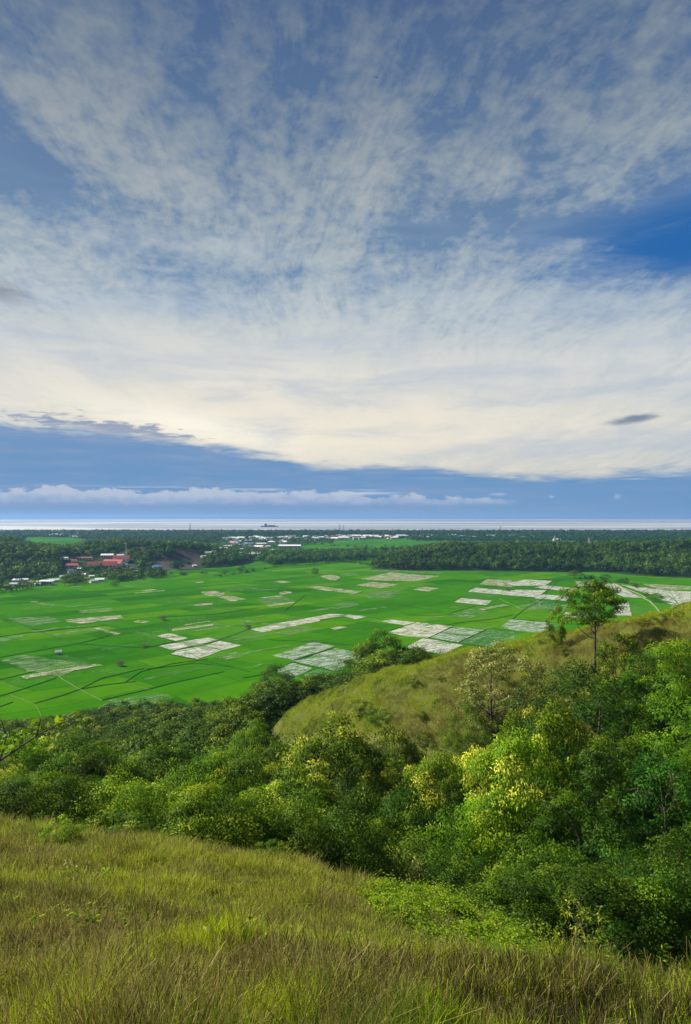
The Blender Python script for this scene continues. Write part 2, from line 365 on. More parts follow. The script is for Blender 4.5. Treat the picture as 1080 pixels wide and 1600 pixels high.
# sheet of ground under everything on the hill
na, nr = 620, 330
aa = np.linspace(-math.pi, math.pi, na, endpoint=False); aa = np.sign(aa)*np.abs(aa/math.pi)**1.7*math.pi  # denser ahead
rr = np.concatenate([[0.01], np.geomspace(.8, 430, nr-1)])
AA, RR = np.meshgrid(aa, rr); gx = np.sin(AA)*RR; gy = np.cos(AA)*RR
back = np.clip(-gy, 0, None); gyc = np.maximum(gy, -30); gxc = np.clip(gx, -260, 240)
gz = hz(gxc, gyc)
gz = np.where(np.hypot(gx, gy) > 380, np.minimum(gz, -HP-3), gz)
ii = np.arange(nr-1)[:, None]*na+np.arange(na)[None]; jj = np.arange(nr-1)[:, None]*na+(np.arange(na)[None]+1) % na
fc = np.stack([ii, jj, jj+na, ii+na], -1).reshape(-1, 4)[:, ::-1]
m_, t_, o = mat('hillside_soil'); ge = t_.n.new('ShaderNodeNewGeometry'); pos = ge.outputs['Position']
n1 = t_.noise(pos, .35, 6, .6); n2 = t_.noise(pos, 6, 5, .65); n3 = t_.noise(pos, 40, 3, .6)
c = t_.ramp(n1, [(.3, (.060, .060, .014)), (.5, (.080, .115, .012)), (.7, (.13, .13, .030))])
c = t_.mix(t_.sm(n2, .35, .7, 0, .6), c, (.055, .065, .014)); c = t_.mix(t_.sm(n3, .4, .7, 0, .5), c, (.16, .14, .05))
principled(t_, o, c, .95, .1, t_.bump(n3, .6, .05)); SOIL = m_
hill = link('hillside_ground', mesh_quads('hillside_ground', np.stack([gx, gy, gz], -1).reshape(-1, 3), 4, SOIL, faces=fc), smooth=True)
tag(hill, kind='structure')

# ------------------------------------------------------------------ plain of rice fields, reaching the coast
m_, t_, o = mat('rice_green'); ge = t_.n.new('ShaderNodeNewGeometry'); pos = ge.outputs['Position']
px_, py_, pz_ = t_.sep(pos)
q = math.sqrt(.5); gu = t_.mul(t_.add(px_, py_), q); gv = t_.mul(t_.sub(py_, px_), q)
wn = t_.noise(pos, .006, 2, .5); gu = t_.add(gu, t_.mul(wn, 30)); gv = t_.add(gv, t_.mul(wn, -45))
br = t_.n.new('ShaderNodeTexBrick'); t_.put(br.inputs['Vector'], t_.xyz(gu, gv, 0)); br.offset = .37; br.offset_frequency = 2; br.squash = 1.6; br.squash_frequency = 3
t_.put(br.inputs['Color1'], (0, 0, 0)); t_.put(br.inputs['Color2'], (1, 1, 1)); t_.put(br.inputs['Mortar'], (.5, .5, .5))
t_.put(br.inputs['Scale'], 1.0); t_.put(br.inputs['Mortar Size'], .5); t_.put(br.inputs['Mortar Smooth'], .3); t_.put(br.inputs['Brick Width'], 74.0); t_.put(br.inputs['Row Height'], 31.0)
plot = t_.sep(br.outputs['Color'])[0]
base = t_.ramp(plot, [(0, (.010, .088, .001)), (.35, (.022, .138, .001)), (.65, (.038, .178, .001)), (1, (.085, .220, .002))])
big = t_.noise(pos, .004, 4, .55)
base = t_.mix(t_.sm(big, .35, .65, 0, .55), base, (.044, .190, .001))
mot = t_.noise(pos, .05, 5, .65); base = t_.mix(t_.sm(mot, .35, .75, 0, .5), base, (.022, .098, .001))
st = t_.noise(t_.xyz(t_.mul(gu, .02), t_.mul(gv, .35), 0), 1, 5, .75); base = t_.mix(t_.sm(st, .46, .75, 0, .45), base, (.10, .23, .02)); st2 = t_.noise(t_.xyz(t_.mul(gu, .3), t_.mul(gv, .015), 3), 1, 5, .75); base = t_.mix(t_.sm(st2, .5, .8, 0, .35), base, (.010, .085, .002))
thin = t_.mul(t_.sm(t_.noise(pos, .012, 3, .5), .54, .68), t_.sm(t_.noise(pos, .35, 4, .75), .48, .68))
base = t_.mix(t_.mul(thin, .55), base, (.20, .27, .11))
base = t_.mix(t_.mul(br.outputs['Fac'], .55), base, (.022, .075, .010))
base = t_.mix(1, base, (.98, .96, 1), 'MULTIPLY'); principled(t_, o, base, .9, .0); RICE = m_
xs = np.array([-9000, -2600, -1200, -600, -300, 0, 300, 600, 1200, 2600, 9000.]); ys = np.array([-500, 200, 400, 700, 1200, 2000, 3000, 3400, 3680.])
XX, YY = np.meshgrid(np.linspace(-9000, 9000, 361), ys)
YY = YY.copy(); YY[-1] += (fbm(XX[0]*.002+3, XX[0]*0+.5, 4)-.5)*160
n_ = XX.shape[1]; ii = np.arange(len(ys)-1)[:, None]*n_+np.arange(n_-1)[None]
fc = np.stack([ii, ii+1, ii+1+n_, ii+n_], -1).reshape(-1, 4)
pl = link('rice_field_plain', mesh_quads('rice_field_plain', np.stack([XX, YY, np.full_like(XX, -HP)], -1).reshape(-1, 3), 4, RICE, faces=fc)); tag(pl, kind='structure')

# sea
m_, t_, o = mat('sea_water'); ge = t_.n.new('ShaderNodeNewGeometry'); pos = ge.outputs['Position']; px_, py_, pz_ = t_.sep(pos)
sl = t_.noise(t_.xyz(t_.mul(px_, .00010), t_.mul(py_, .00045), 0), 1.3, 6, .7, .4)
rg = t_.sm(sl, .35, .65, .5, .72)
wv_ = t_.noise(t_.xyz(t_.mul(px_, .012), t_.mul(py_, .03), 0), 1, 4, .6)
principled(t_, o, t_.mix(t_.sm(sl, .44, .56), (.90, .87, .81), (.34, .38, .42)), rg, 1.0, t_.bump(wv_, .6, 8), 0.9); SEA = m_  # cream and grey bands put the sea's glitter and dull reflections into colour
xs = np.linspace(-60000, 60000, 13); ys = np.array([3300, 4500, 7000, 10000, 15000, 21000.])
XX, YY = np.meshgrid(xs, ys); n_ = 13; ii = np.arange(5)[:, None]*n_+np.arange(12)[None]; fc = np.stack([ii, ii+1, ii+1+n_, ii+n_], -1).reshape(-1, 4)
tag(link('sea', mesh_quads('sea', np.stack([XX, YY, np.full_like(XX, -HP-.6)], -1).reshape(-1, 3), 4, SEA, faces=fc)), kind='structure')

# ------------------------------------------------------------------ plots of paddy: flooded, newly planted, harvested
def paddy_mat(name, bare_tone, green, cover, wet=.7, sc=.9, stripe=.3):
    m_, t_, o = mat(name); ge = t_.n.new('ShaderNodeNewGeometry'); pos = ge.outputs['Position']; x_, y_, z_ = t_.sep(pos)
    u_ = t_.mul(t_.add(x_, y_), q); v_ = t_.mul(t_.sub(y_, x_), q)
    a = t_.noise(pos, sc*1.6, 3, .9); b = t_.noise(pos, .10, 5, .65); s_ = t_.noise(t_.xyz(t_.mul(u_, .05), t_.mul(v_, .55), 0), 1, 3, .6)
    f = t_.add(t_.add(t_.mul(a, .66), t_.mul(b, .34)), t_.mul(t_.sub(s_, .5), stripe))
    g_ = t_.sm(f, 1-cover-.10, 1-cover+.07)
    c_ = t_.mix(g_, t_.mix(t_.sm(b, .3, .7), tuple(k*.85 for k in bare_tone), tuple(min(1, k*1.12) for k in bare_tone)), green)
    b_ = principled(t_, o, c_, t_.mix(g_, (1-wet*.75,)*3, (.7,)*3), .6)
    if True:      # gaps in the stand where the ordinary field shows
        tr = t_.n.new('ShaderNodeBsdfTransparent'); mx = t_.n.new('ShaderNodeMixShader'); t_.put(mx.inputs[0], t_.mul(g_, .9)); t_.l.new(b_.outputs[0], mx.inputs[1]); t_.l.new(tr.outputs[0], mx.inputs[2]); t_.l.new(mx.outputs[0], o.inputs[0])
    return m_
PM = dict(  # pale tones of flooded plots put the sky's reflection into the colour
    white=paddy_mat('flooded_mud_sheen', (.64, .62, .57), (.20, .30, .12), .47),
    speck=paddy_mat('sprouting_mud_sheen', (.66, .62, .52), (.07, .22, .03), .47),
    grn=paddy_mat('sprouting_green', (.40, .42, .30), (.05, .20, .02), .60, .5),
    pale=paddy_mat('seedling_water', (.50, .53, .48), (.15, .30, .13), .50, .8, .9, .35),
    pgrn=paddy_mat('seedling_green', (.38, .46, .35), (.07, .25, .07), .56, .8, .9, .5),
    tan=paddy_mat('stubble', (.52, .48, .36), (.20, .27, .08), .50, .3),
    faint=paddy_mat('thin_rice', (.20, .30, .12), (.045, .19, .015), .53, .2, .9, .5))
def Z1(l): return [(x/4, 920+y/4) for x, y in l]
def Z2(l): return [(230+x/4, 900+y/4) for x, y in l]
def Z3(l): return [(420+x/4, 860+y/4) for x, y in l]
def Z4(l): return [(580+x/4.909, 880+y/4.909) for x, y in l]
def Z5(l): return [(780+x/3.6, 880+y/3.6) for x, y in l]
plots = [
 ('white', Z4([(70, 445), (150, 432), (345, 455), (265, 478)])), ('speck', Z4([(130, 530), (350, 452), (620, 484), (440, 572), (260, 560)])),
 ('pale', Z4([(448, 570), (640, 487), (872, 512), (665, 607)])), ('white', Z4([(250, 650), (400, 577), (705, 627), (560, 700)])),
 ('pgrn', Z4([(680, 607), (885, 510), (1100, 532), (1125, 548), (1060, 600), (945, 650)])),
 ('white', Z4([(640, 300), (690, 268), (925, 288), (885, 322)])), ('white', Z4([(745, 218), (800, 187), (1010, 207), (1000, 240)])),
 ('white', Z4([(1012, 212), (1090, 208), (1085, 246), (1005, 242)])), ('tan', Z4([(830, 162), (890, 122), (1080, 130), (1080, 185), (980, 176)])),
 ('grn', Z4([(660, 262), (740, 222), (1000, 245), (960, 283), (700, 266)])), ('tan', Z4([(320, 205), (400, 180), (525, 192), (440, 218)])),
 ('faint', Z4([(560, 405), (760, 350), (900, 370), (760, 425)])),
 ('pale', Z5([(10, 355), (70, 317), (305, 337), (245, 392), (100, 382)])), ('pgrn', Z5([(95, 250), (215, 212), (385, 235), (370, 270), (130, 258)])),
 ('white', Z5([(20, 178), (90, 150), (270, 152), (210, 192)])), ('white', Z5([(195, 197), (240, 176), (392, 186), (385, 213)])),
 ('white', Z5([(50, 112), (150, 92), (300, 100), (255, 126), (80, 128)])), ('white', Z5([(200, 137), (262, 126), (430, 140), (430, 156), (330, 153)])),
 ('white', Z5([(360, 302), (375, 275), (525, 290), (505, 309)])), ('white', Z5([(640, 240), (728, 222), (746, 298), (640, 292)])),
 ('white', Z5([(625, 122), (655, 116), (765, 178), (800, 196), (700, 190), (630, 160)])), ('white', Z5([(690, 122), (850, 142), (960, 155), (1080, 160), (1080, 222), (1020, 226), (950, 190), (820, 168), (740, 142)])),
 ('white', Z5([(890, 196), (950, 194), (1030, 226), (1010, 238), (960, 232)])), ('white', Z5([(968, 256), (975, 240), (1012, 240), (992, 260)])),
 ('grn', Z5([(740, 225), (830, 235), (880, 280), (750, 300)])), ('tan', Z5([(430, 100), (620, 112), (640, 130), (440, 132)])), ('tan', Z5([(800, 115), (1080, 130), (1080, 150), (900, 148)])),
 ('tan', Z3([(230, 230), (320, 225), (580, 258), (540, 273), (330, 249)])), ('tan', Z3([(545, 218), (650, 198), (812, 213), (690, 238)])),
 ('tan', Z3([(315, 160), (400, 152), (450, 168), (420, 188), (370, 182)])), ('faint', Z3([(430, 150), (530, 138), (560, 158), (480, 160)])),
 ('tan', Z3([(575, 180), (760, 138), (900, 150), (1065, 162), (920, 193), (700, 190)])), ('faint', Z3([(600, 130), (700, 118), (1100, 140), (1060, 150), (760, 135)])),
 ('speck', Z3([(0, 465), (200, 432), (380, 398), (480, 400), (200, 456), (0, 505)])), ('white', Z3([(465, 410), (500, 402), (615, 415), (540, 432)])),
 ('faint', Z3([(390, 345), (480, 325), (575, 335), (510, 358)])), ('faint', Z3([(600, 270), (860, 240), (760, 300), (620, 300)])),
 ('pale', Z3([(20, 660), (280, 573), (417, 600), (155, 685)])), ('pale', Z3([(150, 694), (412, 615), (610, 645), (430, 758)])),
 ('pale', Z3([(50, 745), (145, 705), (275, 737), (180, 788), (70, 780)])), ('pgrn', Z3([(220, 772), (310, 742), (430, 768), (400, 810), (240, 810)])),
 ('tan', Z2([(330, 100), (430, 93), (490, 112), (450, 128), (370, 125)])), ('tan', Z2([(440, 131), (520, 124), (617, 145), (530, 161)])),
 ('tan', Z2([(300, 178), (420, 168), (400, 182), (300, 187)])), ('faint', Z2([(680, 150), (830, 120), (930, 160), (760, 185)])), ('tan', Z2([(705, 136), (830, 122), (840, 128), (720, 139)])),
 ('tan', Z2([(820, 105), (860, 95), (920, 103), (840, 118)])), ('tan', Z2([(740, 186), (915, 162), (922, 170), (760, 193)])),
 ('speck', Z2([(640, 335), (1080, 255), (1080, 283), (720, 354)])), ('speck', Z2([(60, 377), (130, 358), (252, 390), (180, 409)])),
 ('white', Z2([(73, 440), (380, 386), (448, 402), (165, 466)])), ('grn', Z2([(385, 384), (620, 330), (785, 372), (600, 424), (455, 402)])),
 ('white', Z2([(358, 438), (450, 408), (592, 436), (472, 465)])), ('white', Z2([(150, 490), (188, 467), (352, 440), (468, 467), (310, 523)])),
 ('faint', Z2([(440, 505), (560, 475), (620, 500), (480, 530)])), ('faint', Z2([(800, 355), (1000, 320), (1080, 330), (860, 375)])), ('tan', Z2([(780, 38), (830, 30), (905, 38), (850, 46)])), ('tan', Z2([(300, 40), (350, 35), (356, 40), (305, 46)])),
 ('tan', Z1([(440, 214), (400, 196), (600, 178), (745, 165), (777, 184), (520, 219)])), ('faint', Z1([(490, 150), (500, 135), (700, 120), (715, 140), (520, 155)])),
 ('faint', Z1([(50, 185), (300, 175), (395, 205), (210, 234), (110, 214)])), ('faint', Z1([(310, 285), (590, 248), (600, 264), (350, 295)])),
 ('tan', Z1([(830, 207), (860, 198), (930, 203), (900, 219)])), ('faint', Z1([(0, 450), (140, 415), (240, 425), (560, 480), (370, 552), (190, 522)])),
 ('faint', Z1([(140, 492), (240, 468), (262, 482), (160, 502)])), ('faint', Z1([(0, 310), (150, 290), (160, 300), (0, 340)])),
 ('faint', Z1([(560, 760), (700, 700), (1000, 650), (1080, 690), (760, 780), (600, 800)])),
]
rp = random.Random(77)
for i in range(60):      # many small thin or wet spots lying along the plots
    px, py = rp.uniform(-20, 900), 915+rp.random()**1.3*150
    if py > 1100-px*.13: continue
    x, y = G(px, py); a, b_ = rp.uniform(7, 26), rp.uniform(1.2, 5); c45 = .7071
    if rp.random() < .3: a, b_ = b_, a
    cs = [(-a, -b_), (a, -b_*rp.uniform(.5, 1.2)), (a*rp.uniform(.7, 1.1), b_), (-a*rp.uniform(.6, 1), b_)]
    w_ = [(x+(u-v)*c45, y+(u+v)*c45) for u, v in cs]; plots.append((rp.choice(['faint', 'faint', 'faint', 'grn', 'tan']), [(540+q_[0]/q_[1]*F, 806+HP/q_[1]*F) for q_ in w_]))
for k, (ty, poly) in enumerate(plots):
    b = MB(); gp = [G(*c_) for c_ in poly]
    # ragged outline: each side is cut up and nudged by up to half a metre
    pts_ = []
    for i in range(len(gp)):
        x1, y1 = gp[i]; x2, y2 = gp[(i+1) % len(gp)]; L = math.hypot(x2-x1, y2-y1); n = max(2, int(L/4))
        for j in range(n):
            f = j/n; r_ = (random.random()-.5)*(2.6 if ty in ('faint', 'tan', 'grn') else 1.0)
            pts_.append((x1+(x2-x1)*f-(y2-y1)/L*r_, y1+(y2-y1)*f+(x2-x1)/L*r_, -HP+.05+.004*k))
    me = bpy.data.meshes.new('paddy_plot'); me.from_pydata(pts_, [], [tuple(range(len(pts_)))]); me.update(); me.materials.append(PM[ty])
    if me.polygons[0].normal.z < 0: me.flip_normals()
    tag(link('paddy_plot', me), kind='structure')

# field banks and paths: low ridges of earth and grass
m_, t_, o = mat('bank_grass'); ge = t_.n.new('ShaderNodeNewGeometry'); c = t_.ramp(t_.noise(ge.outputs['Position'], .3, 4, .6), [(.35, (.012, .060, .006)), (.65, (.026, .115, .008))]); principled(t_, o, c, .9, .1); BANK = m_
PATHM = plain_mat('pale_path', (.12, .20, .05), .95, .1, .25, .1)
ROADM = plain_mat('pale_road', (.24, .22, .16), .95, .1, .2, .1)
def strip(name, pix, w, h, mt, world=False):
    gp = [c_ if world else G(*c_) for c_ in pix]; pts_ = []
    for i in range(len(gp)-1):
        n = max(2, int(math.dist(gp[i], gp[i+1])/9))
        for j in range(n): f = j/n; pts_.append((gp[i][0]*(1-f)+gp[i+1][0]*f, gp[i][1]*(1-f)+gp[i+1][1]*f))
    pts_.append(gp[-1]); v = []; fs = []
    for i, p in enumerate(pts_):
        a, b_ = pts_[max(i-1, 0)], pts_[min(i+1, len(pts_)-1)]; dx, dy = b_[0]-a[0], b_[1]-a[1]; L = math.hypot(dx, dy); nx, ny = -dy/L, dx/L
        ww = w*(.7+.6*random.random())/2; j_ = (random.random()-.5)*w*.3
        for k_, zz_ in ((-1, -.1), (-.5, h), (.5, h), (1, -.1)): v.append((p[0]+nx*(ww*k_+j_), p[1]+ny*(ww*k_+j_), -HP+zz_))
    for i in range(len(pts_)-1):
        for k_ in range(3): fs.append((i*4+k_, (i+1)*4+k_, (i+1)*4+k_+1, i*4+k_+1))
    me = bpy.data.meshes.new(name); me.from_pydata(v, [], fs); me.update(); me.materials.append(mt)
    if me.polygons[1].normal.z < 0: me.flip_normals()
    tag(link(name, me), kind='structure')
banks = [([(-40, 946), (0, 944), (45, 942), (112, 935), (200, 928), (270, 921), (340, 914), (420, 907), (457, 904), (503, 899)], 3.6),
 (Z1([(-60, 305), (0, 300), (180, 275), (330, 262)]), 1.6), (Z1([(-60, 445), (0, 430), (250, 385), (490, 345), (680, 295)]), 2.0), (Z1([(-60, 585), (0, 570), (200, 522), (330, 470)]), 1.6),
 (Z1([(-60, 690), (50, 658), (200, 610), (350, 560)]), 1.6), (Z1([(210, 720), (380, 672), (500, 630), (640, 605), (850, 580)]), 1.6), (Z1([(640, 697), (930, 630), (1080, 590), (1400, 520)]), 1.5), (Z1([(780, 588), (880, 520), (1080, 470), (1300, 440)]), 1.4),
 (Z1([(-60, 760), (80, 710)]), 1.5), (Z1([(480, 345), (900, 372), (1100, 330)]), 1.1), (Z2([(0, 585), (300, 545), (520, 570), (640, 600)]), 1.2), (Z2([(600, 640), (760, 610), (900, 545), (1080, 480)]), 1.3),
 (Z2([(60, 260), (420, 240), (700, 200)]), 1.2), (Z2([(165, 466), (450, 402), (640, 332)]), 1.0), (Z2([(350, 438), (470, 466)]), .9),
 (Z3([(150, 690), (415, 610)]), 1.0), (Z3([(60, 742), (150, 700), (440, 762)]), 1.0), (Z3([(540, 450), (760, 500), (860, 470), (920, 452)]), 1.2),
 (Z4([(0, 300), (300, 400), (560, 400), (720, 350), (800, 330)]), 1.1), (Z4([(440, 575), (700, 618), (1000, 655)]), 1.1), (Z4([(440, 573), (630, 488)]), .9), (Z4([(670, 608), (880, 512)]), .9),
 (Z5([(75, 315), (150, 255), (260, 195), (270, 152), (300, 100)]), 1.4), (Z5([(370, 275), (390, 235), (385, 213), (440, 130)]), 1.4),
 (Z5([(150, 88), (420, 100), (620, 108), (820, 120), (1080, 138)]), 2.4), (Z5([(640, 150), (720, 170), (860, 190), (960, 220), (1080, 250)]), 4.0), (Z5([(830, 160), (950, 182), (1010, 225), (1060, 230)]), 3.0),
 ([(262, 905), (300, 893), (345, 901), (400, 892), (440, 884), (520, 881)], 2.5), ([(440, 868), (500, 880), (560, 884), (600, 889)], 2.2),
]
banks += [(Z2([(240, 425), (330, 445)]), .8), (Z2([(250, 478), (330, 515)]), .8), (Z3([(220, 600), (330, 590)]), .7), (Z3([(280, 650), (520, 700)]), .8), (Z4([(520, 535), (760, 560)]), .8), (Z4([(560, 480), (700, 455), (960, 425), (1080, 400)]), 1.2), (Z4([(200, 400), (80, 330), (0, 300)]), 1.0),
 (Z5([(0, 300), (75, 315), (310, 335), (500, 350)]), 1.3), (Z5([(60, 150), (90, 150), (270, 152), (400, 160)]), 1.4), (Z5([(160, 130), (200, 175)]), 1.2), (Z5([(330, 100), (280, 150), (240, 176)]), 1.2), (Z5([(850, 140), (800, 165)]), 1.4), (Z5([(960, 155), (1000, 225)]), 1.4), (Z5([(900, 150), (890, 175)]), 1.2), (Z5([(700, 125), (760, 150)]), 1.2),
 (Z1([(200, 255), (480, 345)]), 1.0), (Z1([(0, 165), (200, 255), (330, 260), (660, 230)]), 1.2), (Z1([(660, 230), (1080, 300)]), 1.0), (Z1([(500, 630), (640, 560), (900, 500)]), 1.0), (Z1([(0, 470), (190, 520), (370, 553)]), 1.1), (Z2([(0, 440), (60, 450), (150, 495), (310, 525), (540, 570)]), 1.2), (Z2([(560, 220), (640, 330)]), 1.0), (Z2([(100, 270), (140, 360)]), 1.0),
 (Z3([(480, 300), (620, 415), (760, 440)]), 1.1), (Z3([(100, 380), (230, 280), (560, 320)]), 1.1), (Z3([(620, 270), (700, 330), (1080, 380)]), 1.2), (Z3([(0, 560), (280, 572), (600, 600)]), 1.1)]
for k, (pl_, w) in enumerate(banks): strip('field_bank', pl_, w*(.36 if k else .9), .35, BANK)
for pl_, w in [(Z1([(370, 553), (500, 630), (640, 700)]), 1.2), (Z1([(60, 665), (220, 722), (262, 800)]), 1.0), (Z1([(780, 592), (935, 632)]), 1.0), (Z3([(590, 205), (870, 240), (760, 275)]), 1.5), (Z5([(0, 200), (130, 258), (300, 275)]), 1.2)]:
    strip('field_path', pl_, w*.28, .3, PATHM)
strip('earth_road', Z5([(690, 108), (645, 112), (655, 135), (720, 160), (800, 190), (850, 215), (885, 250), (905, 278), (940, 330)]), 1.6, .35, ROADM)
strip('earth_road', Z5([(660, 118), (700, 140), (770, 165), (830, 195)]), 1.8, .35, ROADM)
strip('village_road', [(262, 893), (290, 889), (315, 884), (340, 878)], 4, .4, ROADM)

# ------------------------------------------------------------------ low wooded hills on the far side of the fields
HILLS = [  # px, distance, height, half-width across, half-depth
 (-60, 1350, 40, 150, 200), (90, 1300, 30, 170, 170), (20, 1120, 24, 90, 90), (215, 1420, 34, 90, 140), (300, 1330, 26, 70, 100), (255, 1240, 20, 45, 60), (-260, 1200, 45, 160, 220),
 (700, 1330, 27, 100, 110), (640, 1220, 16, 70, 60), (800, 1300, 22, 110, 110), (900, 1500, 32, 150, 180), (1000, 1250, 20, 130, 90), (1090, 1400, 40, 170, 170), (1250, 1250, 50, 200, 220), (850, 1180, 12, 110, 50), (1100, 1080, 16, 90, 60), (760, 1650, 22, 160, 160)]
SKYL = ([-300, -100, 20, 55, 115, 135, 200, 300, 345, 400, 560, 590, 640, 700, 800, 900, 1080, 1300], [838, 838, 841, 852, 852, 845, 844, 846, 852, 862, 885, 872, 856, 849, 847, 848, 846, 844])
def fh(x, y):
    x = np.asarray(x, float); y = np.asarray(y, float); h = np.zeros_like(x)
    for px, Yd, H, sx, sy in HILLS:
        cx = (px-540)/F*Yd; h = h+H*np.exp(-((x-cx)/sx)**2-((y-Yd)/sy)**2)
    cap = HP-11-(np.interp(540+x/y*F, SKYL[0], SKYL[1])-806)/F*y; cap = np.maximum(cap, 0)
    h = np.where(h > cap*.7, cap*.7+cap*.3*np.tanh((h-cap*.7)/np.maximum(cap*.3, .5)), h)
    return h+(fbm(np.asarray(x)*.015, np.asarray(y)*.015, 4)-.5)*np.minimum(h, 16)*.9-1.6
XX, YY = np.meshgrid(np.arange(-1500, 1500, 14.), np.arange(860, 2150, 14.)); n_ = XX.shape[1]
ii = np.arange(XX.shape[0]-1)[:, None]*n_+np.arange(n_-1)[None]; fc = np.stack([ii, ii+1, ii+1+n_, ii+n_], -1).reshape(-1, 4)
def bare(px, Yd, sx, sy):
    sx, sy = sx*.85, sy*.85
    cx = (px-540)/F*Yd; return lambda x, y: np.exp(-((x-cx)/sx)**2-((y-Yd)/sy)**2)
BARE = [bare(262, 1165, 52, 40), bare(222, 1265, 45, 50), bare(300, 1240, 42, 46)]
bm = np.clip((sum(f(XX, YY) for f in BARE)+(fbm(XX*.03, YY*.03, 3)-.5)*.8-.30)*3, 0, 1)[..., None]
hcol = np.array([.022, .052, .010])*(1-bm)+np.array([.058, .052, .048])*(.7+.6*fbm(XX*.002, (YY+fh(XX, YY)*30)*.012, 3)[..., None])*bm
m_, t_, o = mat('hill_ground'); at = t_.n.new('ShaderNodeAttribute'); at.attribute_name = 'col'; principled(t_, o, at.outputs['Color'], .95, .1); HG = m_
tag(link('far_hills', mesh_quads('far_hills', np.stack([XX, YY, -HP+fh(XX, YY)], -1).reshape(-1, 3), 4, HG, faces=fc, colr=hcol.reshape(-1, 3)), smooth=True), kind='structure')

VL = [(8, 917, 1), (22, 914, 0), (36, 915, 6), (48, 911, 1), (58, 914, 6), (84, 908, 2), (99, 902, 0), (106, 900, 6), (128, 899, 2), (136, 905, 1), (143, 901, 6), (146, 909, 0), (156, 907, 2), (100, 890, 2), (116, 890, 3), (125, 893, 6), (110, 896, 4),
      (188, 884, 2), (196, 888, 6), (207, 890, 1), (212, 893, 6), (304, 886, 6), (318, 881, 0), (325, 879, 2), (334, 877, 6), (342, 874, 0), (352, 873, 6), (358, 870, 2), (349, 879, 1), (372, 874, 0), (380, 870, 6), (40, 907, 0), (64, 903, 6), (28, 908, 2)]
BIGB = [(160, 892, 20), (178, 889.8, 18), (190, 887.3, 13), (168, 886.2, 13), (113, 893.5, 12), (132, 889, 15), (245.5, 892, 14), (71, 914, 14), (453, 856.5, 45), (424, 853.5, 22), (402, 871.5, 14), (404, 872.6, 20), (604, 866, 38), (870, 845.5, 20)]
KEEP = [(*G(px, py), 10) for px, py, k in VL]+[(*G(px, py), r+7) for px, py, r in BIGB]
def clear_of(x, y, pad=0):
    k = np.ones(len(x), bool)
    for a, b, r in KEEP:      # open yard on the side of the rice fields
        d_ = math.hypot(a, b); ux, uy = a/d_, b/d_; al = (x-a)*ux+(y-b)*uy; ac = np.abs(-(x-a)*uy+(y-b)*ux)
        k &= ~((ac < r+2+pad) & (al < r*.8) & (al > -38))
    return k

def ground_on_ray(px, py, y0=4., y1=60.):      # where a line of sight meets the near slope
    ys_ = np.geomspace(y0, y1, 400); z_ = hz((px-540)/F*ys_, ys_); pr = 806-F*z_/ys_
    k_ = np.argmax(pr <= py) if (pr <= py).any() else int(np.argmin(pr)); return (px-540)/F*ys_[k_], float(ys_[k_])
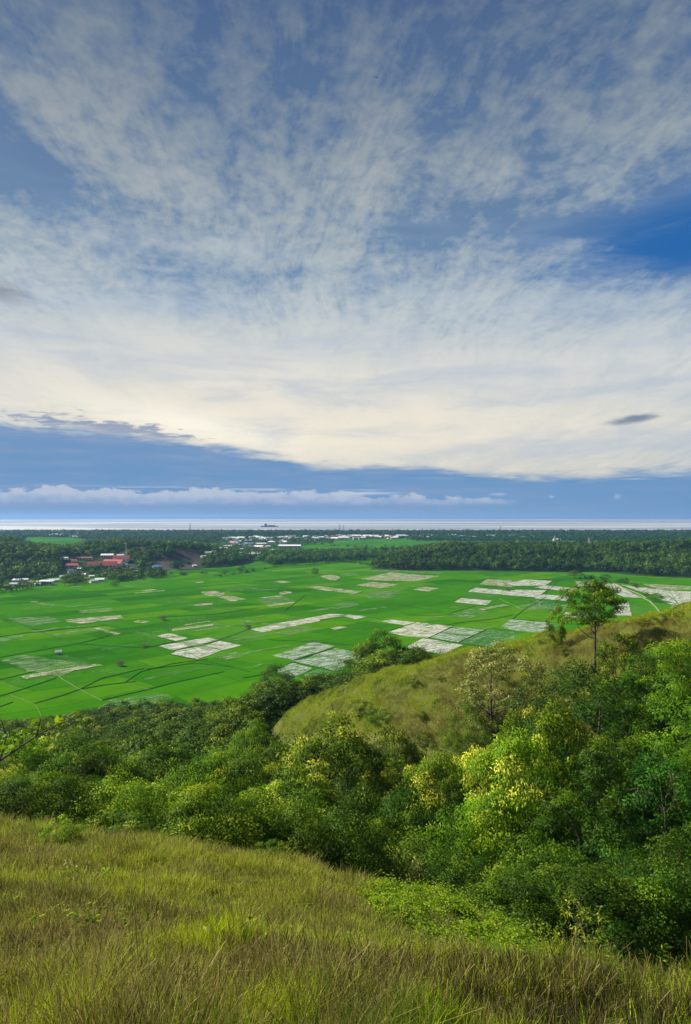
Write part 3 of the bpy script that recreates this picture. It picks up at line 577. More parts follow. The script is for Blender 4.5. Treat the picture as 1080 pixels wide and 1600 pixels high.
# ------------------------------------------------------------------ leaves and trees
def unit(v): return v/np.maximum(np.linalg.norm(v, axis=-1, keepdims=True), 1e-9)
def leaves(base, dirn, L, W_, rg, fold=.25):
    """rhombic leaves from base points along dirn; returns (n*4,3)"""
    n = len(base); dirn = unit(dirn); s = unit(np.cross(dirn, unit(rg.normal(size=(n, 3))+np.array([0, 0, .9]))))
    nn = np.cross(s, dirn); mid = base+dirn*(L*.48)[:, None]
    v = np.empty((n, 4, 3)); v[:, 0] = base; v[:, 1] = mid+s*(W_*.5)[:, None]+nn*(W_*fold)[:, None]; v[:, 2] = base+dirn*L[:, None]-np.array([0, 0, 1])*(L*.12)[:, None]; v[:, 3] = mid-s*(W_*.5)[:, None]+nn*(W_*fold)[:, None]
    return v.reshape(-1, 3)
NRM = {}
def tree_meshes(seed, H=12., Rr=4., c0=.22, c1=1.0, puffs=85, per=220, pr=1.2, ll=.27, lw=.11, droop=.35, shape='egg', gap=.0, limbs=9, trunk_r=.20, tipk=1., bark=None, twigs=0, lobes=6, flat=.8, hollow=.58):
    rg = np.random.default_rng(seed); rd = random.Random(seed); bark = bark or BARK
    zc0, zc1 = H*c0, H*c1; lob = unit(rg.normal(size=(lobes, 3))*np.array([1, 1, .7])); la = rg.uniform(.22, .55, lobes)
    cen = []; tries = 0
    while len(cen) < puffs and tries < puffs*60:
        tries += 1
        f = rd.random(); a = rd.random()*2*math.pi
        if shape == 'egg': prof = math.sin(math.pi*min(1, (f*.86+.12)))**.6*(1.0 if f < .6 else 1)
        elif shape == 'umb': prof = math.sqrt(max(0, 1-(f*1.0)**2))*(.75+.25*min(1, f*4))
        elif shape == 'cone': prof = (1-f)**.75*.95+.05
        elif shape == 'col': prof = .75+.25*math.sin(f*7+seed)-.55*max(0, f-.75)*4*.6
        else: prof = 1
        dv = np.array([math.cos(a), math.sin(a), (f-.5)*1.6]); dv /= np.linalg.norm(dv)
        k = 1+float((la*np.clip(lob@dv-.45, 0, 1)*1.9).sum())-.18
        rr_ = (hollow+(1-hollow)*rd.random()**.6)
        p = np.array([math.cos(a)*Rr*prof*k*rr_, math.sin(a)*Rr*prof*k*rr_, zc0+(zc1-zc0)*f*min(1.06, .86+.14*k)-pr*.5])
        if gap and vn(np.array([p[0]*.55+seed]), np.array([p[2]*.55+p[1]*.5]))[0] < gap: continue
        if any((p[0]-c_[0])**2+(p[1]-c_[1])**2+(p[2]-c_[2])**2 < (pr*.70)**2 for c_ in cen): continue
        cen.append(p)
    cen = np.array(cen); n = len(cen); prs = pr*rg.uniform(.45, 1.35, n)
    cnt = np.maximum(8, (per*(prs/pr)**2)).astype(int); idx = np.repeat(np.arange(n), cnt); m = len(idx)
    dv = unit(rg.normal(size=(m, 3))); dv[:, 2] = np.where(dv[:, 2] < -.15, -dv[:, 2]*.8, dv[:, 2]); dv = unit(dv)
    rad = prs[idx]*(rg.random(m)**.4)
    b = cen[idx]+dv*rad[:, None]*np.array([1, 1, flat])
    dr = dv*.8+rg.normal(size=(m, 3))*.5; dr[:, 2] -= droop*rg.uniform(.4, 1.7, m)
    L = ll*rg.uniform(.6, 1.3, m); Wd = lw*rg.uniform(.7, 1.3, m)
    lv = leaves(b, dr, L, Wd, rg)
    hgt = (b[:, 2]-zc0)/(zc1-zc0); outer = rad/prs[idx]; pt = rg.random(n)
    tint = np.clip(.10+.30*rg.random(m)+.42*(pt[idx]-.35)+tipk*(.55*np.clip(dv[:, 2], 0, 1)*outer**2*(.35+.65*np.clip(hgt, 0, 1))*(.3+pt[idx])), 0, 1)  # upper outer leaves paler: new growth, with sunlit tops also put into colour
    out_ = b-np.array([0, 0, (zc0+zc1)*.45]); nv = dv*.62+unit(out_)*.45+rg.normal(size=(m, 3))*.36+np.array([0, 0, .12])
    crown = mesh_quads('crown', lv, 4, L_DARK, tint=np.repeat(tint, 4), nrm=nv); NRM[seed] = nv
    # trunk and limbs
    mb = MB(); top = zc0+(zc1-zc0)*.72; tp = []; trr = []; K = 7; ox, oy = rd.uniform(-.06, .06)*H*.4, rd.uniform(-.06, .06)*H*.4
    for i in range(K+1):
        f = i/K; tp.append((ox*f+math.sin(f*5+seed)*.12*f, oy*f+math.cos(f*4+seed)*.12*f, -.7+(top+.7)*f)); trr.append(trunk_r*(1-.8*f)*(1.35 if i == 0 else 1))
    mb.tube(tp, trr, 7)
    order = list(range(n)); rd.shuffle(order); lims = order[:limbs]; ends = []
    for i in lims:
        e = cen[i]; zf = rd.uniform(.25, .8); z0 = max(H*.12, min(top*.97, e[2]-np.hypot(e[0], e[1])*rd.uniform(.5, 1.1))); f = (z0+.7)/(top+.7)
        f = min(max(f, .05), 1); st_ = np.array([ox*f+math.sin(f*5+seed)*.12*f, oy*f+math.cos(f*4+seed)*.12*f, z0]); r0 = trunk_r*(1-.8*f)*.62
        ps = []
        for k_ in range(5):
            g_ = k_/4; ps.append(st_*(1-g_)+e*g_+np.array([rd.uniform(-.2, .2), rd.uniform(-.2, .2), -math.sin(g_*math.pi)*.35])*(0 if k_ in (0,) else 1))
        mb.tube(ps, [r0*(1-.78*k_/4) for k_ in range(5)], 5); ends.append((ps, r0))
    sub = [i for i in order[limbs:limbs+limbs*4]]
    for i in sub:
        e = cen[i]; best = min(((np.linalg.norm(np.array(ps[k_])-e), ps[k_], r0*(1-.78*k_/4)) for ps, r0 in ends for k_ in (1, 2, 3)), key=lambda q_: q_[0])
        md = (best[1]+e)/2+np.array([rd.uniform(-.25, .25), rd.uniform(-.25, .25), rd.uniform(-.1, .3)])
        mb.tube([best[1], md, e], [best[2]*.6, best[2]*.35, .012], 4)
    for i in range(twigs):
        ps, r0 = rd.choice(ends); s_ = np.array(ps[rd.choice((2, 3, 4))]); dd = unit(rg.normal(size=3)+unit(s_-np.array([0, 0, H*.4]))*1.2+np.array([0, 0, .5])); Ln = rd.uniform(.8, 2.2)
        m1 = s_+dd*Ln*.5+rg.normal(size=3)*.12; e = s_+dd*Ln+rg.normal(size=3)*.25
        mb.tube([s_, m1, e], [.03, .02, .008], 4); 
        for _ in range(2): e2 = m1+unit(rg.normal(size=3)+dd)*Ln*.5; mb.tube([m1, e2], [.016, .006], 3)
    trunk = mb.build('trunk', bark, link_=False)
    crown['seed'] = seed; return crown, trunk, H, Rr
V_ = {}
V_['a1'] = tree_meshes(11, puffs=90, per=290, pr=1.22, tipk=1.75, droop=.45)
V_['a2'] = tree_meshes(12, puffs=90, per=290, pr=1.25, tipk=1.75, shape='egg', c0=.3, droop=.45, lobes=9)
V_['b1'] = tree_meshes(21, puffs=95, per=210, ll=.22, lw=.10, tipk=.8, lobes=8)
V_['b2'] = tree_meshes(22, puffs=85, per=220, ll=.24, lw=.09, tipk=.7, shape='egg', c0=.1, droop=.6, gap=.3)
V_['b3'] = tree_meshes(23, puffs=80, per=180, ll=.26, lw=.12, tipk=.8, shape='umb', c0=.35, gap=.25)
V_['c1'] = tree_meshes(31, puffs=100, per=210, ll=.22, lw=.07, droop=.75, tipk=1., shape='col', c0=.1, pr=.95)
V_['c2'] = tree_meshes(32, puffs=100, per=150, ll=.28, lw=.10, droop=.6, tipk=1., shape='egg', c0=.05, lobes=9, gap=.2)
V_['d1'] = tree_meshes(41, puffs=90, per=150, ll=.24, lw=.09, tipk=.8, gap=.42, limbs=14, twigs=16, bark=BARK_PALE, trunk_r=.17, pr=.75)
V_['d2'] = tree_meshes(42, puffs=85, per=95, ll=.25, lw=.09, tipk=.8, gap=.45, limbs=16, twigs=20, bark=BARK_PALE, trunk_r=.15, pr=.7, shape='umb')
V_['e'] = tree_meshes(51, H=10, Rr=3.6, c0=.56, puffs=130, per=120, ll=.2, lw=.10, tipk=.6, shape='umb', pr=.62, limbs=14, trunk_r=.20, flat=.7, hollow=.2, gap=.30)
V_['f'] = tree_meshes(61, H=12, Rr=5, c0=.25, puffs=130, per=110, ll=.24, lw=.13, tipk=1.1, shape='egg', pr=.8, limbs=22, twigs=90, trunk_r=.2, hollow=.35)
V_['s1'] = tree_meshes(71, H=3, Rr=1.5, c0=.02, puffs=38, per=90, ll=.16, lw=.08, pr=.45, limbs=7, trunk_r=.05)
V_['s2'] = tree_meshes(72, H=3, Rr=1.4, c0=.02, puffs=34, per=70, ll=.2, lw=.07, pr=.42, limbs=7, trunk_r=.05, gap=.3)
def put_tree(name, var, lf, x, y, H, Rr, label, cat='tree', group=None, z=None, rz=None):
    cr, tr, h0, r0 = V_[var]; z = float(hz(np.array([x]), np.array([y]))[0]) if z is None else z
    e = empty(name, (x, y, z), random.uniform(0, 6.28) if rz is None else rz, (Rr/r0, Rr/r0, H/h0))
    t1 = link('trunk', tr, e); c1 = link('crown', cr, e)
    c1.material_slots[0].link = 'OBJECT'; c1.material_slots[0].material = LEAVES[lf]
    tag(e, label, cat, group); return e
PLACED = []
LM = []
LMN = {'the yellowest crown': 'the yellowest tree', 'rising just behind the yellowest': 'the tree behind the yellowest', 'round yellow green tree': 'the round yellow green tree', 'broad olive tree with rusty tips in front of the low': 'the broad olive tree',
       'olive tree with pale bare branches': 'the olive tree with bare branches', 'vivid green tree standing': 'the vivid green tree', 'large blue green tree below': 'the large blue green tree', 'tall bright green tree on the steep': 'the bright tree on the steep bank',
       'grey dead branches': 'the tree with dead branches', 'leafy bright tree beside the low tip': 'the bright tree by the ridge tip', 'mid green tree between the vivid': 'the tree between vivid green and olive', 'large dark spreading tree behind': 'the spreading tree behind the crest',
       'tall dark tree at the edge of the rice': 'the tall dark tree beside the rice', 'wide half bare tree': 'the half bare ridge tree', 'thin pale limbs': 'the sparse tree with pale limbs', 'whitish leaves': 'the whitish leaved bush', 'dark twiggy shrub': 'the twiggy shrub on the lip',
       'shining leaves behind the fern': 'the shiny tree behind the ferns', 'small dark tree pressed': 'the small dark tree at the lip'}
def by_top(name, var, lf, px, pytop, Yd, Rr, label, cat='tree', group=None, rz=None, minH=2.):
    x, y, zt = P(px, pytop, Yd); zg = float(hz(np.array([x]), np.array([y]))[0]); H = max(minH, zt-zg)
    PLACED.append((x, y, Rr)); LM.extend((x, y, v_) for k_, v_ in LMN.items() if k_ in label); return put_tree(name, var, lf, x, y, H*1.02, Rr, label, cat, group, z=zg, rz=rz)

by_top('broadleaf_tree', 'a2', 'yel', 812, 1160, 50, 3.4, 'tall tree covered in yellow new leaves, the yellowest crown on the valley slope', rz=.4)
by_top('broadleaf_tree', 'a2', 'yel', 852, 1118, 54, 3.2, 'yellow green tree rising just behind the yellowest crown', rz=2)
by_top('broadleaf_tree', 'a2', 'bri', 790, 1250, 47, 2.6, 'bright green tree at the foot of the tallest yellow crown')
by_top('broadleaf_tree', 'a2', 'yel', 688, 1190, 60, 3.2, 'round yellow green tree below the small tree with the bent trunk')
by_top('broadleaf_tree', 'a1', 'oli', 540, 1142, 66, 4.6, 'broad olive tree with rusty tips in front of the low end of the grass ridge')
by_top('broadleaf_tree', 'd1', 'oli', 625, 1148, 64, 3.4, 'olive tree with pale bare branches showing through its crown')
by_top('broadleaf_tree', 'a1', 'oli', 480, 1215, 56, 3.4, 'olive tree in front of the broad olive tree with rusty tips', rz=3)
by_top('broadleaf_tree', 'c2', 'bri', 315, 1212, 58, 3.5, 'vivid green tree standing out from the dark woods above the near grass')
by_top('broadleaf_tree', 'c2', 'bri', 392, 1140, 92, 3.6, 'leafy bright tree beside the low tip of the grass ridge')
by_top('broadleaf_tree', 'a2', 'mix', 395, 1195, 66, 3.4, 'mid green tree between the vivid green tree and the olive tree')
by_top('broadleaf_tree', 'b1', 'teal', 935, 1052, 66, 5.0, 'large blue green tree below the lone ridge tree')
by_top('broadleaf_tree', 'b2', 'dark', 880, 1120, 62, 3.2, 'dark green tree between the yellow crown and the large blue green tree')
by_top('broadleaf_tree', 'c1', 'bri', 1062, 1012, 60, 4.0, 'tall bright green tree on the steep bank at the edge of the ridge')
by_top('broadleaf_tree', 'c2', 'bri', 1100, 1110, 50, 3.6, 'bright drooping tree in front of the tall one on the steep bank')
by_top('broadleaf_tree', 'd1', 'dark', 965, 1165, 48, 4.3, 'dark tree with grey dead branches sticking out of its top')
by_top('broadleaf_tree', 'd2', 'teal', 1040, 1200, 44, 3.6, 'sparse blue green tree with thin pale limbs at the right edge of the valley')
by_top('broadleaf_tree', 'd1', 'dark', 905, 1255, 44, 3.6, 'shadowy tree with bare pale boughs beneath the large blue green tree')
by_top('broadleaf_tree', 'b2', 'dark', 960, 1300, 38, 3.0, 'dark tree behind the thin yellow leaved sapling')
by_top('broadleaf_tree', 'b1', 'dark', 1075, 1330, 33, 2.8, 'dark leafy tree low down where the near grass ends')
by_top('broadleaf_tree', 'c2', 'mix', 830, 1330, 38, 2.4, 'leafy tree with shining leaves behind the fern bank')
by_top('broadleaf_tree', 'b2', 'teal', 740, 1270, 50, 2.8, 'blue green tree between the two yellow crowns')
by_top('broadleaf_tree', 'c2', 'mix', 690, 1290, 46, 2.6, 'bushy green tree above the end of the near grass slope')
by_top('broadleaf_tree', 'b1', 'teal', 625, 1255, 52, 2.8, 'dim blue green tree in the hollow right of the olive trees')
by_top('broadleaf_tree', 'b3', 'dark', 570, 1245, 48, 2.8, 'dark tree low in the hollow in front of the broad olive tree')
by_top('broadleaf_tree', 'b1', 'dark', 450, 1260, 46, 2.4, 'small dark tree pressed against the lip of the near grass')
by_top('broadleaf_tree', 'b1', 'mix', 563, 1030, 158, 4.6, 'mid green tree left of the large dark spreading one behind the crest')
by_top('broadleaf_tree', 'b3', 'dark', 652, 1012, 162, 4.8, 'dark flat topped tree right of the large dark spreading one behind the crest')
by_top('broadleaf_tree', 'c2', 'mix', 690, 1024, 165, 4.0, 'green tree at the right end of the clump behind the crest')
by_top('broadleaf_tree', 'a1', 'dark', 605, 996, 160, 6.6, 'large dark spreading tree behind the crest of the grass ridge')
by_top('broadleaf_tree', 'b1', 'dark', 432, 1046, 270, 8.0, 'tall dark tree at the edge of the rice fields, taller than its neighbours')
by_top('ridge_tree', 'e', 'oli', 930, 908, 86, 3.5, 'lone umbrella shaped tree with a dark forked trunk on the grass ridge', rz=1.0)
by_top('ridge_tree', 'f', 'pale', 770, 1018, 88, 5.6, 'wide half bare tree with thin pale leaves on the face of the grass ridge')
by_top('ridge_tree', 's2', 'mix', 962, 990, 80, 2.3, 'feathery green young tree in front of the lone umbrella shaped tree', minH=3)
by_top('ridge_tree', 's1', 'oli', 873, 950, 97, 1.1, 'small rounded tree just beside the lone umbrella shaped tree')
by_top('ridge_tree', 'c2', 'mix', 738, 1112, 84, 2.5, 'small green tree with a bent trunk below the half bare tree')
by_top('ridge_tree', 'c2', 'mix', 712, 1150, 82, 1.7, 'small round tree beside the bent trunk tree at the foot of the ridge')
by_top('shrub', 's2', 'oli', 562, 1100, 112, 2.6, 'grey green shrub alone on the lower face of the grass ridge', 'shrub')
by_top('shrub', 's1', 'teal', 590, 1115, 106, 1.8, 'small shrub to the right of the grey green one on the ridge', 'shrub')
by_top('ridge_tree', 'b1', 'dark', 765, 1140, 88, 2.2, 'dark leafy growth around the trunk of the half bare tree')
by_top('shrub', 's2', 'mix', 1000, 1020, 77, 2.0, 'green shrub between the young feathery tree and the bright bank tree', 'shrub')
by_top('shrub', 's1', 'mix', 960, 1035, 74, 2.4, 'low green shrub below the feathery young tree', 'shrub')
by_top('shrub', 's2', 'pale', 632, 1332, 34.5, .9, 'bush of whitish leaves just beyond the lip of the near grass', 'shrub')
def on_slope(name, var, lf, px, py, H, r, label, cat='shrub'):
    x, y = ground_on_ray(px, py); PLACED.append((x, y, r)); 
    LM.extend((x, y, v_) for k_, v_ in LMN.items() if k_ in label); return put_tree(name, var, lf, x, y, H, r, label, cat)
on_slope('shrub', 's2', 'oli', 200, 1303, 1.0, .95, 'dark twiggy shrub standing on the lip of the near grass')
on_slope('shrub', 's2', 'mix', 428, 1322, .7, .4, 'little bush breaking the lip of the near grass')
on_slope('shrub', 's1', 'yel', 88, 1318, .80, .42, 'yellow green shrub growing in the near grass')
on_slope('shrub', 's1', 'dark', 62, 1316, .38, .22, 'tiny dark bush left of the yellow green shrub')
on_slope('shrub', 's1', 'dark', 112, 1318, .46, .28, 'small dark bush touching the yellow green shrub')

# low bushes dotted over the ridge
rsh = random.Random(8)
for px, py, Yd, r in [(480, 1112, 120, .8), (650, 1075, 108, .9), (690, 1062, 106, .6), (610, 1140, 104, .9), (660, 1125, 100, .7), (820, 1040, 98, .8), (848, 1052, 95, .6), (880, 1030, 94, .9), (1010, 1000, 88, .7), (1035, 985, 86, .8), (1060, 975, 85, .6), (905, 1062, 86, 1.0), (860, 1085, 86, 1.1), (660, 1165, 95, 1.2), (525, 1125, 116, .8), (745, 1085, 96, .6)]:
    x = (px-540)/F*Yd
    put_tree('ridge_bush', rsh.choice(['s1', 's2']), rsh.choice(['mix', 'oli', 'dark']), x, Yd, r*1.3, r, 'low bush dotted on the open grass of the ridge', 'bush', 'low bushes on the ridge grass')
# woods filling the valley: every tree its own thing, the farthest belt one mass
ZONES = [  # name test on (px,Y) -> label, group
 ('left', 'leafy tree in the woods that slope down from the near grass to the rice fields', 'trees of the woods below the near grass'),
 ('right', 'leafy tree in the crowded hollow between the near grass and the ridge', 'trees of the hollow under the ridge'),
 ('back', 'leafy tree standing on the hidden slope behind the ridge crest', 'trees behind the ridge crest')]
KN = {'yel': 'yellow green', 'dark': 'dark green', 'bri': 'bright green', 'oli': 'olive', 'teal': 'blue green', 'mix': 'mid green'}
PLACED += [(7.4, 21.5, 2.6), (8.6, 24.5, 3.6)]
cand = []; rs = random.Random(5)
rx = rs.uniform
fars = []
def ok(x, y, r, lst, k=.8): return all((x-a)**2+(y-b)**2 > (k*(r+c_)*.5*1.25)**2 for a, b, c_ in lst)
tries = 0; fill = []
while tries < 26000:
    tries += 1
    Yd = 30+(rx(0, 1)**.8)*250; a = rx(-.56, .56); x = math.tan(a)*Yd; px = 540+x/Yd*F
    if near_edge(np.array(x), np.array(Yd)) > -2.5-(2 if px < 650 else .5): continue
    r = rs.uniform(1.9, 3.0) if Yd < 60 else rs.uniform(2.4, 3.9)
    if Yd > 140: r *= 1.05
    if not ok(x, Yd, r, PLACED, .72): continue
    if inpoly(np.array([x]), np.array([Yd]), RIDGE)[0]: continue
    if 425 < px+r/Yd*F and px < 520 and 98 < Yd < 138: continue
    cand.append((x, Yd, r, px)); PLACED.append((x, Yd, r))
zz_ = hz(np.array([c_[0] for c_ in cand]), np.array([c_[1] for c_ in cand]))
# what the crest of the ridge hides and the open ground beyond it
ind = []; 
for (x, Yd, r, px), zg in zip(cand, zz_):
    if zg < -HP+1.5: continue
    beyond = px > 415 and Yd > np.interp(px, [415, 1080], [124, 80])
    if beyond:
        if px > 750: continue
        cr = 806+0; top = -( -60)  # kept low: only the heads show over the crest
        capy = np.interp(px, [415, 470, 530, 600, 650, 700, 750], [1052, 1050, 1045, 1018, 1003, 1022, 1040])
        H = min(rs.uniform(7, 11), P(px, capy+rs.uniform(0, 25), Yd)[2]-zg)
        if H < 3.5: continue
        ind.append((x, Yd, r*1.1, px, zg, H, 2)); continue
    H = rs.uniform(1.9, 2.9)*r+1.5
    cap = np.interp(px, [-60, 0, 100, 200, 300, 380, 418, 520, 600, 680, 720, 800, 860, 950, 1000, 1080, 1200], [1130, 1130, 1120, 1092, 1070, 1066, 1146, 1160, 1178, 1205, 1215, 1160, 1120, 1090, 1060, 1010, 990]) if Yd > 55 else \
          np.interp(px, [-60, 0, 200, 350, 440, 520, 600, 700, 800, 900, 1000, 1080], [1190, 1200, 1210, 1215, 1220, 1240, 1240, 1260, 1260, 1240, 1220, 1180])
    if Yd < 42: cap = max(cap, np.interp(px, [0, 400, 640, 760, 900, 1080], [1218, 1240, 1290, 1360, 1370, 1320]))
    H = min(H, P(px, cap, Yd)[2]-zg)
    if H < 2.2: 
        if H < -1: continue
        H = 2.2; r = min(r, 1.5)
    ind.append((x, Yd, min(r, H*.52), px, zg, H, 0 if px < 440 else 1))
ind.sort(key=lambda q_: q_[1]); print('valley trees', len(ind))
NI = 245; VN = dict(a1='dense', a2='dense', b1='rounded', b2='drooping', b3='flat topped', c1='feathery', c2='feathery', d1='sparse', s1='bushy', s2='bushy')
for k, (x, Yd, r, px, zg, H, zn) in enumerate(ind[:NI]):
    u = vn(np.array([x*.05+9]), np.array([Yd*.05]))[0]*.5+rs.random()*.6
    if zn == 2: lf = rs.choice(['dark', 'teal', 'dark', 'mix'])
    elif px > 760: lf = rs.choice(['dark', 'teal', 'dark', 'mix', 'bri', 'teal'])
    elif px > 440: lf = rs.choice(['dark', 'oli', 'mix', 'teal', 'dark', 'mix'])
    else: lf = rs.choice(['dark', 'dark', 'oli', 'mix', 'mix', 'bri', 'yel', 'dark', 'bri'])
    vr = rs.choice(['a1', 'a2', 'b1', 'b1', 'b2', 'b3', 'c1', 'c2', 'd1']) if H > 4.2 else rs.choice(['s1', 's2', 's2'])
    lx, ly, ln = min(LM, key=lambda q_: (q_[0]-x)**2+(q_[1]-Yd)**2); pl_ = 540+lx/ly*F; dx_ = px-pl_; dist = math.hypot(lx-x, ly-Yd)
    rel = ('far ' if dist > 25 else '')+('behind' if Yd-ly > abs(dx_)*ly/F else 'in front of' if ly-Yd > abs(dx_)*ly/F else 'left of' if dx_ < 0 else 'right of')
    sz = 'small' if H < 5 else 'tall slender' if H/r > 3.1 else 'tall' if H > 9 else 'broad' if r > 3.1 else 'middling'
    put_tree('broadleaf_tree', vr, lf, x, Yd, H, r, ' '.join((sz, KN[lf], VN[vr], 'tree', rel, ln)), 'tree', ZONES[zn][2], z=zg)

by_l = {}
for o in bpy.data.objects:
    if o.parent is None and 'label' in o and o.name.startswith('broadleaf'): by_l.setdefault(o['label'], []).append(o)
for l_, os_ in by_l.items():     # twins are told apart by their distance
    if len(os_) == 2: os_.sort(key=lambda o: o.location.y); os_[0]['label'] = 'nearer '+l_; os_[1]['label'] = 'farther '+l_
def mass_trees(items, per, leaf, rg, sq=.9):
    """items: (x,y,z,H,r,tint) -> one mesh of many crowns made of leaf clumps"""
    A_ = np.array(items); n = len(A_); idx = np.repeat(np.arange(n), per); m = len(idx)
    dv = unit(rg.normal(size=(m, 3))); dv[:, 2] = np.where(dv[:, 2] < -.3, -dv[:, 2], dv[:, 2])
    k = np.array([.75, 1.0])[(rg.random(m) < .6).astype(int)]; lobe = 1+.28*np.sin(dv[:, 0]*5+idx*1.7)*np.cos(dv[:, 1]*4+idx*.9+dv[:, 2]*3)
    rH = A_[idx, 3]*.5
    c_ = A_[idx, :3]+np.array([0, 0, 1])*(A_[idx, 3]-rH)[:, None]
    b = c_+dv*np.stack([A_[idx, 4], A_[idx, 4], rH], 1)*(k*lobe)[:, None]
    L = leaf*A_[idx, 4]*rg.uniform(.6, 1.4, m); dr = dv*.6+rg.normal(size=(m, 3))*.7; dr[:, 2] -= .3
    v = leaves(b, dr, L, L*.75, rg, .15)
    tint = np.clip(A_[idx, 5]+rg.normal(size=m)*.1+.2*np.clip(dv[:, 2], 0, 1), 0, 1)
    return v, np.repeat(tint, 4), dv+rg.normal(size=dv.shape)*.25+np.array([0, 0, .2])
rg = np.random.default_rng(99)
SRC = []
for kk in ('a1', 'b1', 'b3', 'c2', 'a2'):
    cr, _, h0, r0 = V_[kk]; co = np.empty(len(cr.vertices)*3, np.float32); cr.vertices.foreach_get('co', co); tv = np.empty(len(cr.vertices), np.float32); cr.attributes['tint'].data.foreach_get('value', tv)
    co = co.reshape(-1, 4, 3)[::6]; tv = tv.reshape(-1, 4)[::6]; cc_ = co.mean(1, keepdims=True); co = cc_+(co-cc_)*2.1; SRC.append((co, tv, h0, r0, NRM[cr['seed']][::6]))
vs_ = []; ts_ = []; ns_ = []
for (x, Yd, r, px, zg, H, zn) in ind[NI:]:
    co, tv, h0, r0, nv_ = rs.choice(SRC); a = rs.uniform(0, 6.28); R_ = np.array([[math.cos(a), -math.sin(a), 0], [math.sin(a), math.cos(a), 0], [0, 0, 1]]); s_ = np.array([r/r0*1.12, r/r0*1.12, H/h0])
    vs_.append(((co*s_)@R_.T+np.array([x, Yd, zg])).reshape(-1, 3)); ns_.append(nv_@R_.T); ts_.append(np.clip(tv*rs.uniform(.3, 1.3)+rs.uniform(-.1, .25), 0, 1).ravel())
v = np.concatenate(vs_); tt = np.concatenate(ts_)
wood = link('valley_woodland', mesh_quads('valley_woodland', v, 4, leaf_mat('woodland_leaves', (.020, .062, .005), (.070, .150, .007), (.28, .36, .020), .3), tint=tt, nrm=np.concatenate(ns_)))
tag(wood, 'belt of mixed green trees where the wooded slope meets the rice fields', 'woodland', kind='stuff')
# undergrowth on the floor of the valley
n = 60000; Yd = 28+rg.random(n)**1.1*190; a = rg.uniform(-.56, .56, n); x = np.tan(a)*Yd
k = (near_edge(x, Yd) < -1.2) & ~inpoly(x, Yd, RIDGE); x, Yd = x[k], Yd[k]; z = hz(x, Yd); k = z > -HP; x, Yd, z = x[k], Yd[k], z[k]; n = len(x)
b = np.stack([x, Yd, z+rg.random(n)*.8], 1); dr = rg.normal(size=(n, 3)); dr[:, 2] = np.abs(dr[:, 2])*.5
v = leaves(b, dr, rg.uniform(.25, .7, n), rg.uniform(.12, .3, n), rg)
tag(link('undergrowth', mesh_quads('undergrowth', v, 4, L_DARK, tint=np.repeat(rg.random(n)*.5, 4))), 'tangled low undergrowth covering the valley floor between the trees', 'undergrowth', kind='stuff')
# ------------------------------------------------------------------ far woods
WOODL = leaf_mat('far_wood_leaves', (.006, .036, .006), (.028, .090, .012), (.16, .25, .03), .25, .7, .05, .1)
def scatter_poly(pix, n, jitter=0):
    gp = [G(*c_) for c_ in pix]; xs_ = [p[0] for p in gp]; ys_ = [p[1] for p in gp]
    x = rg.uniform(min(xs_), max(xs_), n*6); y = rg.uniform(min(ys_), max(ys_), n*6); k = inpoly(x, y, gp); return x[k][:n], y[k][:n]
def thinout(x, y, dmin):
    cell = {}; keep = []
    for i in range(len(x)):
        k = (int(x[i]//dmin), int(y[i]//dmin))
        if k in cell: continue
        cell[k] = 1; keep.append(i)
    return x[keep], y[keep]
def wood_mass(name, label, x, y, Hs, r, per, leaf, tlo=.1, thi=.7, hill=True):
    z = -HP+(np.maximum(fh(x, y), 0) if hill else 0*x); n = len(x); s_ = rg.uniform(.6, 1.3, n)
    tn = tlo+(thi-tlo)*np.clip(fbm(x*.02, y*.02, 3)*.6+rg.random(n)*.5, 0, 1)
    its = np.stack([x, y, z, Hs*s_, r*(.5+.5*s_)*rg.uniform(.85, 1.2, n), tn], 1)
    v, tt, nv = mass_trees(its, per, leaf, rg); o = link(name, mesh_quads(name, v, 4, WOODL, tint=tt, nrm=nv)); tag(o, label, 'woods', kind='stuff'); return o
# hill woods: only where the hills stand above the plain
def hillwood(pxlo, pxhi, ylo, yhi, dm):
    X_, Y_ = np.meshgrid(np.arange(-1100, 1100, dm), np.arange(ylo, yhi, dm)); x = (X_+rg.uniform(-.5, .5, X_.shape)*dm).ravel(); y = (Y_+rg.uniform(-.5, .5, X_.shape)*dm).ravel()
    p = 540+x/y*F; h = fh(x, y); k = (p > pxlo) & (p < pxhi) & (h > .6); return x[k], y[k], h[k]
x, y, h = hillwood(-90, 420, 900, 1900, 8.5)
# bare quarried faces on the left hill
k = clear_of(x, y) & (sum(f(x, y) for f in BARE) < .5)
x, y = x[k], y[k]
wood_mass('far_woods', 'dark woods over the low hill behind the red roofed houses', x, y, 11, 5.6, 85, .34, .05, .75)
x, y, h = hillwood(560, 1200, 900, 2000, 8.5)
wood_mass('far_woods', 'dense green woods over the low hill beyond the white paddies', x, y, 12, 5.8, 90, .34, .05, .8)
